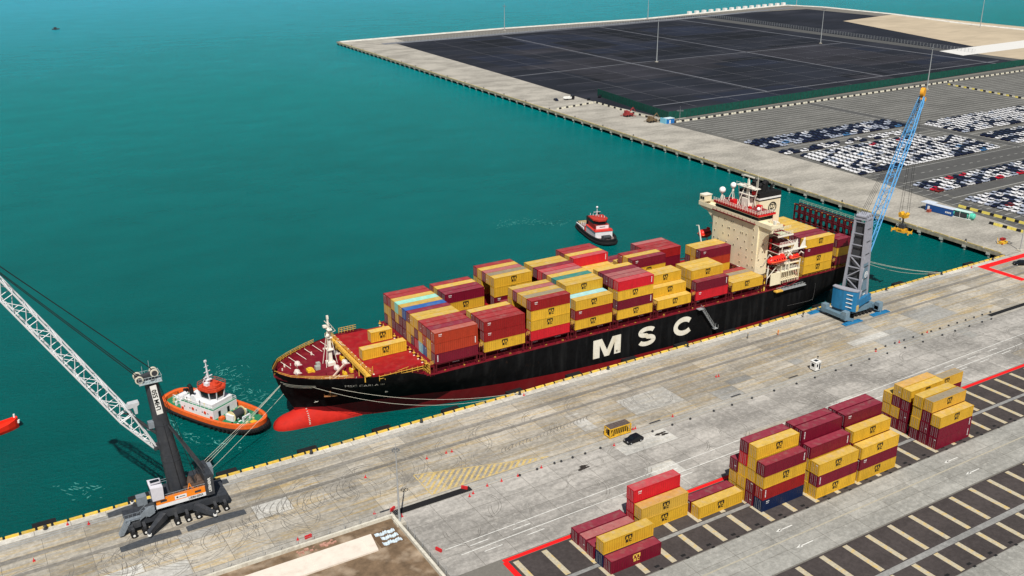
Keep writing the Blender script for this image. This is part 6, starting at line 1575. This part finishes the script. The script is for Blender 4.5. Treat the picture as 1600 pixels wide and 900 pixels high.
# parked new cars: colours, blocks (x0, y0, columns, rows, dx, dy, weights, name)
COLS = [mat('car_paint_white', (.80,.80,.82), .3, var=.03), mat('car_paint_navy', (.012,.016,.045), .25, var=.1), mat('car_paint_silver_and_sky_sheen', (.42,.46,.56), .3), mat('car_paint_red', (.55,.01,.03), .3), mat('car_paint_blue', (.06,.18,.38), .3), mat('car_paint_yellow', (.75,.60,.04), .3), mat('car_paint_maroon', (.18,.02,.02), .3)]
CN = ['white','dark navy','silver','red','light blue','yellow','maroon']
CMESH = [car_mesh('car', m_, 4.5, 1.9, 1.55) for m_ in COLS]
blocks = [
 ('front car park block', 384.0, 225.2, 34, 9, 5.45, 3.05, (.38,.44,.15,.0,.0,.0,.03)),
 ('second car park block', 385.0, 265.6, 34, 5, 5.45, 2.95, (.44,.40,.16,0,0,0,0)),
 ('large white car park block', 380.8, 305.2, 20, 15, 5.45, 2.98, (.56,.34,.08,.0,.02,0,0)),
 ('thin rows behind the large block', 382.0, 354.6, 18, 2, 5.75, 4.0, (.55,.45,0,0,0,0,0)),
 ('dark car park block', 383.2, 369.8, 21, 5, 5.45, 3.9, (.04,.58,.34,0,.04,0,0)),  # silver share raised to stand in for sky reflections on navy cars
 ('far right white block', 507.0, 339.5, 24, 10, 5.45, 3.1, (.74,.20,.06,0,0,0,0)),
 ('far right dark block', 507.5, 306.5, 20, 8, 5.45, 3.1, (.40,.52,.08,0,0,0,0)),
]
spec = {(0,9,0):5,(0,1,3):6,(1,0,1):3,(1,0,0):6,(1,4,4):3,(1,6,4):3,(1,8,0):3,(1,11,0):3,(2,9,13):3,(2,13,13):3,(2,5,9):4,(4,3,1):4,(4,11,0):4}
allc = []
for bi, (nm, x0, y0, nc, nr, dx, dy, wts) in enumerate(blocks):
    for i in range(nc):
        for j in range(nr):
            if random.random() < .02: continue
            x = x0+i*dx+random.uniform(-.25,.25)+(j*.35 if bi == 2 else 0); y = y0+j*dy+random.uniform(-.12,.12)
            if bi == 2 and i > 16 and j > 10: continue
            ci = random.choices(range(7), wts)[0]
            if bi == 3 and random.random() < .25: continue
            ci = spec.get((bi,i,j), ci)
            allc.append((x*.857+y*.515*1.0, bi, i, j, x, y, ci, nm))
def depth(c): return (c[4]*math.sin(HEAD)+c[5]*math.cos(HEAD))
allc.sort(key=depth)
g = MB(); gg = {k: [] for k in range(7)}
for n_, c in enumerate(allc):
    _, bi, i, j, x, y, ci, nm = c
    if n_ < 292:
        tag(link('parked_car', CMESH[ci], None, (x,y,.07), random.uniform(-.03,.03)+(math.pi if random.random() < .1 else 0)), '%s car, %s, %s row, %s from apron' % (CN[ci], nm, ORD[j+1], ordn(i+1)), 'car', 'new cars parked in the car park')
    else: gg[ci].append((x, y))
vs, fs, mi = [], [], []
allm = COLS+[glass, black]
for ci, pts in gg.items():
    me = CMESH[ci]
    for x, y in pts:
        o = len(vs); vs += [(v.co.x+x, v.co.y+y, v.co.z+.07) for v in me.vertices]
        for p in me.polygons: fs.append([o+q for q in p.vertices]); mi.append({0:ci,1:7,2:8}[p.material_index])
me = bpy.data.meshes.new('cars'); me.from_pydata(vs, [], fs); me.polygons.foreach_set('material_index', mi)
for m_ in allm: me.materials.append(m_)
tag(link('distant_cars', me), 'the remaining rows of new cars filling the back of the car park', 'cars', None, 'stuff')
# barrier rows, green fence
bw = mat('barrier_white', (.60,.57,.46), .8, var=.2); by = mat('barrier_yellow', (.70,.58,.12), .8, var=.2)
g = MB(); g.prism([(-.4,0),(.4,0),(.16,1.0),(-.16,1.0)], 1, -.9, .9); BM = [g.mesh('barrier', [m_]) for m_ in (bw, by, black)]
def barriers(a, b, label, pat, n):
    t = empty('barrier_row', (a[0],a[1],0), label, 'barrier row'); a = Vector((*a,0)); b = Vector((*b,0)); d = b-a; rz = math.atan2(d.y,d.x)-math.pi/2
    for k in range(n):
        p = d*(k/n)+Vector((0,0,.02)); o = link('barrier', BM[pat[k%len(pat)]], t, p, rz); o.scale = (1,1,1)
barriers((381,450),(760,460),'long row of pale and black concrete barriers in front of the green fence',(0,0,2),175)
barriers((350,524),(383,530),'short row of pale barriers across the pier by the parked cars',(0,2,0),16)
barriers((384,530),(381,452),'row of pale barriers between pier apron and green fence',(0,2,0),34)
barriers((642,449),(632,372),'row of yellow and black barriers crossing the car park at the right',(1,2,0),32)
barriers((371,245),(371,208),'row of yellow and black barriers beside the front car block',(1,1,2),20)
barriers((360,223),(361,198),'short row of yellow and black barriers on the pier apron',(2,1,1),13)
gf = empty('green_fence', (0,0,0), 'tall dark green sheeted fence round the black paved field', 'fence')
gfm = mat('fence_green', (.006,.075,.055), .8, var=.3, scale=.6)
P = [(401,551),(388,459.5),(780,478.5)]
g = MB(); g.box(-.04,.04,0,3.0,0,4.9); g.box(-.08,.08,-.06,.06,0,5.1,1); fpm = g.mesh('fence_panel', [gfm, dark])
cnt = 0
for a, b in zip(P, P[1:]):
    a, b = Vector((*a,0)), Vector((*b,0)); d = b-a; n_ = int(d.length/3.05); rz = math.atan2(d.y,d.x)-math.pi/2
    for k in range(n_): link('fence_panel', fpm, gf, a+d*(k/n_), rz)
# field lines, far roads and shore
fl = mat('field_line', (.15,.155,.175), .8, var=.2, scale=.05)
g = MB()
def line(pts, w_, z=.07):
    for a, b in zip(pts, pts[1:]):
        d = Vector((b[0]-a[0], b[1]-a[1])).normalized(); n_ = Vector((-d.y, d.x))*w_/2
        g.quad([(a[0]-n_.x,a[1]-n_.y,z),(b[0]-n_.x,b[1]-n_.y,z),(b[0]+n_.x,b[1]+n_.y,z),(a[0]+n_.x,a[1]+n_.y,z)])
line([(527,895),(517,665),(512,500)], 1.8); line([(660,908),(651,723),(636,502)], 1.8, .074); line([(783,918),(767,477)], 2.4, .078)
line([(409,500),(512,500),(784,505)], 1.5, .082); line([(395,656),(516,663),(770,661)], 1.6, .086); line([(640,912),(780,916)], 2, .09)
line([(409,897),(640,906),(828,924)], 3, .094)
for k in range(14):
    yy = 520+k*27; line([(398+ (yy-520)*.03,yy),(772,yy+2)], .35, .097+.0006*k)
for k in range(9):
    xx = 432+k*38; line([(xx,484),(xx+14,890)], .35, .107+.0006*k)
struct(g.build('field_lines', fl))
pr_ = random.Random(5); fpm_ = [mat('field_patch_%s' % n_, c_, .85, var=.5, scale=.02) for n_, c_ in (('dark', (.006,.0075,.012)), ('grey', (.022,.022,.029)), ('blue', (.012,.016,.03)))]
for k in range(34):
    x = 415+pr_.random()*330; y = 480+pr_.random()*400; a = 25+pr_.random()*80; b = 15+pr_.random()*90; s_ = pr_.uniform(-8,8)
    if x+a > 775 or y+b > 890: continue
    sheet('paving_patch', [(x,y),(x+a,y+s_*.3),(x+a+s_,y+b),(x+s_*.6,y+b)], .0525+.0004*k, fpm_[k%3])
sheet('field_road', [(792,474),(806,474),(832,930),(812,930)], .1, roadm)
sheet('perimeter_strip', [(395,905),(640,922),(830,935),(1010,960),(1010,950),(830,925),(640,912),(395,895)], .11, mat('grey_perimeter', (.17,.18,.20), .8, var=.3, scale=.3))
sandm = mat('bare_sand', (.47,.39,.28), .95, var=.15, scale=.02, dirt=((.36,.30,.22), .6, .03, (1,3,1)))
sheet('sand_area', [(850,575),(1040,560),(1046,820),(930,800)], .13, sandm); sheet('sand_area', [(806,474),(1016,474),(1016,548),(808,545)], .13, sandm)
sheet('pale_track', [(795,571),(1016,581),(1016,546),(787,541)], .16, mat('pale_gravel', (.66,.65,.62), .9, var=.1))
shore = mat('shore_armour', (.62,.60,.54), .9, var=.3, scale=.2)
g = MB(); S = [(366,940),(420,945),(565,954),(750,949),(872,967),(1000,984),(1030,986),(1049,937),(1045,821),(1020,708),(1014,560)]
for a, b in zip(S, S[1:]):
    d = Vector((b[0]-a[0], b[1]-a[1], 0)); n_ = Vector((-d.y, d.x, 0)).normalized()
    if n_.dot(Vector((a[0]-800, a[1]-700, 0))) < 0: n_ = -n_
    g.quad([(a[0]-n_.x*6,a[1]-n_.y*6,.15),(b[0]-n_.x*6,b[1]-n_.y*6,.15),(b[0]+n_.x*2,b[1]+n_.y*2,.6),(a[0]+n_.x*2,a[1]+n_.y*2,.6)]); g.quad([(a[0]+n_.x*2,a[1]+n_.y*2,.6),(b[0]+n_.x*2,b[1]+n_.y*2,.6),(b[0]+n_.x*7,b[1]+n_.y*7,-4),(a[0]+n_.x*7,a[1]+n_.y*7,-4)])
struct(g.build('shore_bank', shore))
for k in range(15):
    x = 838+k*13.4; y = 962+k*1.8; g = MB(); g.box(-2.2,2.2,-2,2,0,3.2)
    if k == 0: cube_m = g.mesh('shore_block', [mat('white_block', (.72,.72,.70), .8)])
    tag(link('shore_block', cube_m, None, (x,y,.4)), 'white block on the far shore bank, %s from the left' % ordn(k+1), 'block', 'white blocks on the far shore')
fw = empty('mesh_fence', (0,0,0), 'long thin grey mesh fence along the far side of the black field', 'fence')
g = MB(); g.box(-.1,.1,-.1,.1,0,3.4); pm = g.mesh('fence_post', [steel]); 
for k in range(110): t_ = k/110; x = 409+t_*(828-409); link('fence_post', pm, fw, (x, 900+ (0 if x < 640 else 0)+t_*24, 0))
for k in range(100): t_ = k/100; link('fence_post', pm, fw, (836-t_*26, 925-t_*380, 0))
g = MB(); 
for z in (1.2,2.4,3.4): g.beam((409,900,z),(828,924,z),.1); g.beam((836,925,z),(810,545,z),.1)
g.build('wire', steel, fw)
# things on the pier
def lorry(x, y, rz, col, label, L_=7.5):
    t = empty('truck', (x,y,0), label, 'truck', None, rz)
    g = MB(); g.box(-L_/2,-L_/2+2,-1.2,1.2,.6,2.9); g.build('cab', col, t)
    g = MB(); g.box(-L_/2+2.2,L_/2,-1.2,1.2,.9,1.5); g.box(-L_/2+2.2,L_/2,-1.2,-1.1,1.5,2.1); g.box(-L_/2+2.2,L_/2,1.1,1.2,1.5,2.1); g.build('flatbed', white, t)
    g = MB()
    for xx in (-L_/2+1,L_/2-2.4,L_/2-1.2):
        for s_ in (-1,1): g.tube((xx,s_*.9,.5),(xx,s_*1.22,.5),.5,10)
    g.build('wheels', black, t)
tag(link('parked_car', CMESH[1], None, (366.5,551,.03), 1.4), 'dark car parked on the pier, leftmost of the cars there', 'car')
lorry(376,549.5,R(170),cb,'black and white flatbed truck parked on the pier near dark cars')
tag(link('parked_car', cm, None, (386.5,541,.03), .9), 'black car parked on the pier by the end of the barrier row', 'car'); tag(link('parked_car', cm, None, (398.5,545,.03), .8), 'black car parked at the corner of the green fence', 'car')
for (x, y, c_, lb) in ((374,481,mat('machine_red', (.30,.04,.04), .6),'dark red yard machine with raised arms on the pier apron'),(375,459,mat('machine_brown', (.16,.11,.06), .7),'brown yard machine on the pier apron beside the blue cabin')):
    t = empty('yard_machine', (x,y,0), lb, 'machine')
    g = MB(); g.box(-3,3,-1.6,1.6,.8,2.0); g.box(-2.4,-.6,-1.3,1.3,2.0,3.8); g.build('body', c_, t)
    g = MB(); g.beam((0,0,2),(3.6,0,5.2),.5); g.beam((3.6,0,5.2),(5.4,0,2.4),.35); g.beam((-1,1.6,1),(-3.5,3.4,.4),.3); g.beam((1,-1.6,1),(3.5,-3.4,.4),.3); g.build('arm', c_, t)
    g = MB()
    for xx in (-2,0,2):
        for s_ in (-1,1): g.tube((xx,s_*1.3,.7),(xx,s_*1.8,.7),.7,10)
    g.build('wheels', black, t)
t = empty('site_cabin', (382,452,0), 'bright blue cabin with pale roof at the corner of the green fence', 'cabin')
g = MB(); g.box(-2.6,2.6,-2.4,1.6,0,2.9); g.build('body', mat('cabin_blue', (.02,.17,.50), .5), t); g = MB(); g.box(-2.8,2.8,-2.6,1.8,2.9,3.1); g.build('roof', mat('cabin_roof', (.55,.68,.72), .5), t); g = MB(); g.box(-3.4,-2.7,-1.6,3.6,0,3.0); g.build('annex', mat('cabin_pale_blue', (.20,.52,.68), .5), t)
g = MB(); g.box(-1.2,-.2,-2.43,-2.4,.2,2.2); g.build('door', white, t)
# blue office container, white canopy, green tank at the right of the pier
t = empty('office_container', (356.6,244.3,0), 'long dark blue office container with pale roof standing on the pier', 'office container', None, R(-86))
g = MB(); g.box(-6.1,6.1,-1.4,1.4,.15,2.9); g.build('body', mat('office_blue', (.012,.07,.26), .5, var=.1), t)
g = MB(); g.box(-6.3,6.3,-1.5,1.5,2.92,3.05); g.box(-8.6,-3.4,-1.5,3.2,3.1,3.2); g.build('roof', mat('office_roof', (.58,.63,.72), .5), t)
g = MB(); 
for k in range(4): g.box(3.0+k*.7,3.5+k*.7,-1.44,-1.4,1.0,1.7)
g.box(-5.2,-4.2,-1.43,-1.4,.2,2.2)
g.build('lettering', lwhite, t)
g = MB(); g.tube((-8.4,2.9,0),(-8.4,2.9,3.1),.06,5); g.tube((-8.4,-1.3,0),(-8.4,-1.3,3.1),.06,5); g.build('canopy_post', steel, t)
tag(link('wooden_crate', (lambda g: (g.box(-.8,.8,-.6,.6,0,1.0), g.box(-.9,.9,-.7,.7,1.0,1.08), g.mesh('crate',[mat('crate_red', (.35,.08,.05), .7)]))[-1])(MB()), None, (353.6,247.6,.02)), 'small reddish crate beside the blue office container', 'crate')
t = empty('storage_tank', (358.2,234.3,0), 'turquoise storage tank lying in a frame on the pier', 'tank', None, R(-83))
tq = mat('tank_turquoise', (.10,.55,.40), .4)
g = MB(); g.tube((-4.2,0,1.6),(4.0,0,1.6),1.25,16); g.sphere((4.0,0,1.6),.7,1.25,1.25,14,8); g.build('tank_body', [tq], t)
g = MB(); g.box(-4.6,3.4,-1.45,1.45,.1,.3); g.box(-4.6,3.0,-1.4,1.4,2.92,3.0,1)
for x in (-4.6,-1.2,2.8):
    for s_ in (-1.35,1.35): g.beam((x,s_,.2),(x,s_,2.95),.15)
g.build('frame', [white, mat('tank_roof', (.55,.75,.70), .5)], t)
g = MB(); g.box(-3.4,1.8,-1.42,-1.3,.7,2.4); g.build('dark_panel', dark, t)
for k, (x, y, lb) in enumerate(((341.5,205.5,'yellow and red steel gear heap at the pier corner'),)):
    g = MB(); g.box(-1.6,1.6,-.8,.8,0,.9); g.beam((-2,-1,.4),(2.4,1.6,.5),.35,mi=1); g.box(.2,2.0,.4,1.8,.9,1.7,1); g.beam((-2.5,.5,.2),(0,2.5,1.6),.2); tag(link('steel_gear', g.mesh('gear',[yellowp,mat('gear_red',(.4,.03,.03),.6)]), None, (x,y,.02)), lb, 'steel gear')
# churned foam beside the tugs
foamm = mat('foam', (.07,.30,.27), .6, var=.3, scale=.6, dirt=((.02,.20,.18), .95, .5, (1,1,1)))
def foam(name, pts, label, n, spread):
    g = MB(); rr = random.Random(len(pts)*7+n)
    for k in range(n):
        t = rr.random()*(len(pts)-1); i = int(t); f = t-i; a, b = pts[i], pts[min(i+1,len(pts)-1)]
        x = a[0]+(b[0]-a[0])*f+rr.gauss(0,spread); y = a[1]+(b[1]-a[1])*f+rr.gauss(0,spread); L_ = .15+rr.random()**2*1.1; w_ = .04+rr.random()*.13; an = math.atan2(b[1]-a[1], b[0]-a[0])+rr.gauss(0,.6); m_ = 7
        c, s_ = math.cos(an), math.sin(an)
        P = []
        for q in range(m_):
            u = L_*math.cos(q/m_*6.283)*(.7+.5*rr.random()); v = w_*math.sin(q/m_*6.283)*(.6+.8*rr.random()); P.append((x+u*c-v*s_, y+u*s_+v*c, WATER_Z+.03+.00005*k))
        g.quad(P)
    tag(g.build('foam', foamm), label, 'foam', None, 'stuff')
foam('foam', [(65,232),(60,240),(57,252),(62,262)], 'pale foam on the water behind the orange tugboat', 130, 2.2)
foam('foam', [(40,236),(38,228),(42,222),(50,213)], 'thin pale foam along the side of the orange tugboat', 70, 1.2)
foam('foam', [(72,238),(70,246),(76,256)], 'pale foam streaks between the tugboat and the ship bow', 50, 1.8)
foam('foam', [(222,321),(214,330),(204,338),(196,335)], 'pale foam wake behind the black tugboat', 150, 2.4)
foam('foam', [(17,208),(14,214),(9,218)], 'thin foam flecks on the water left of the white boom', 30, 1.6)
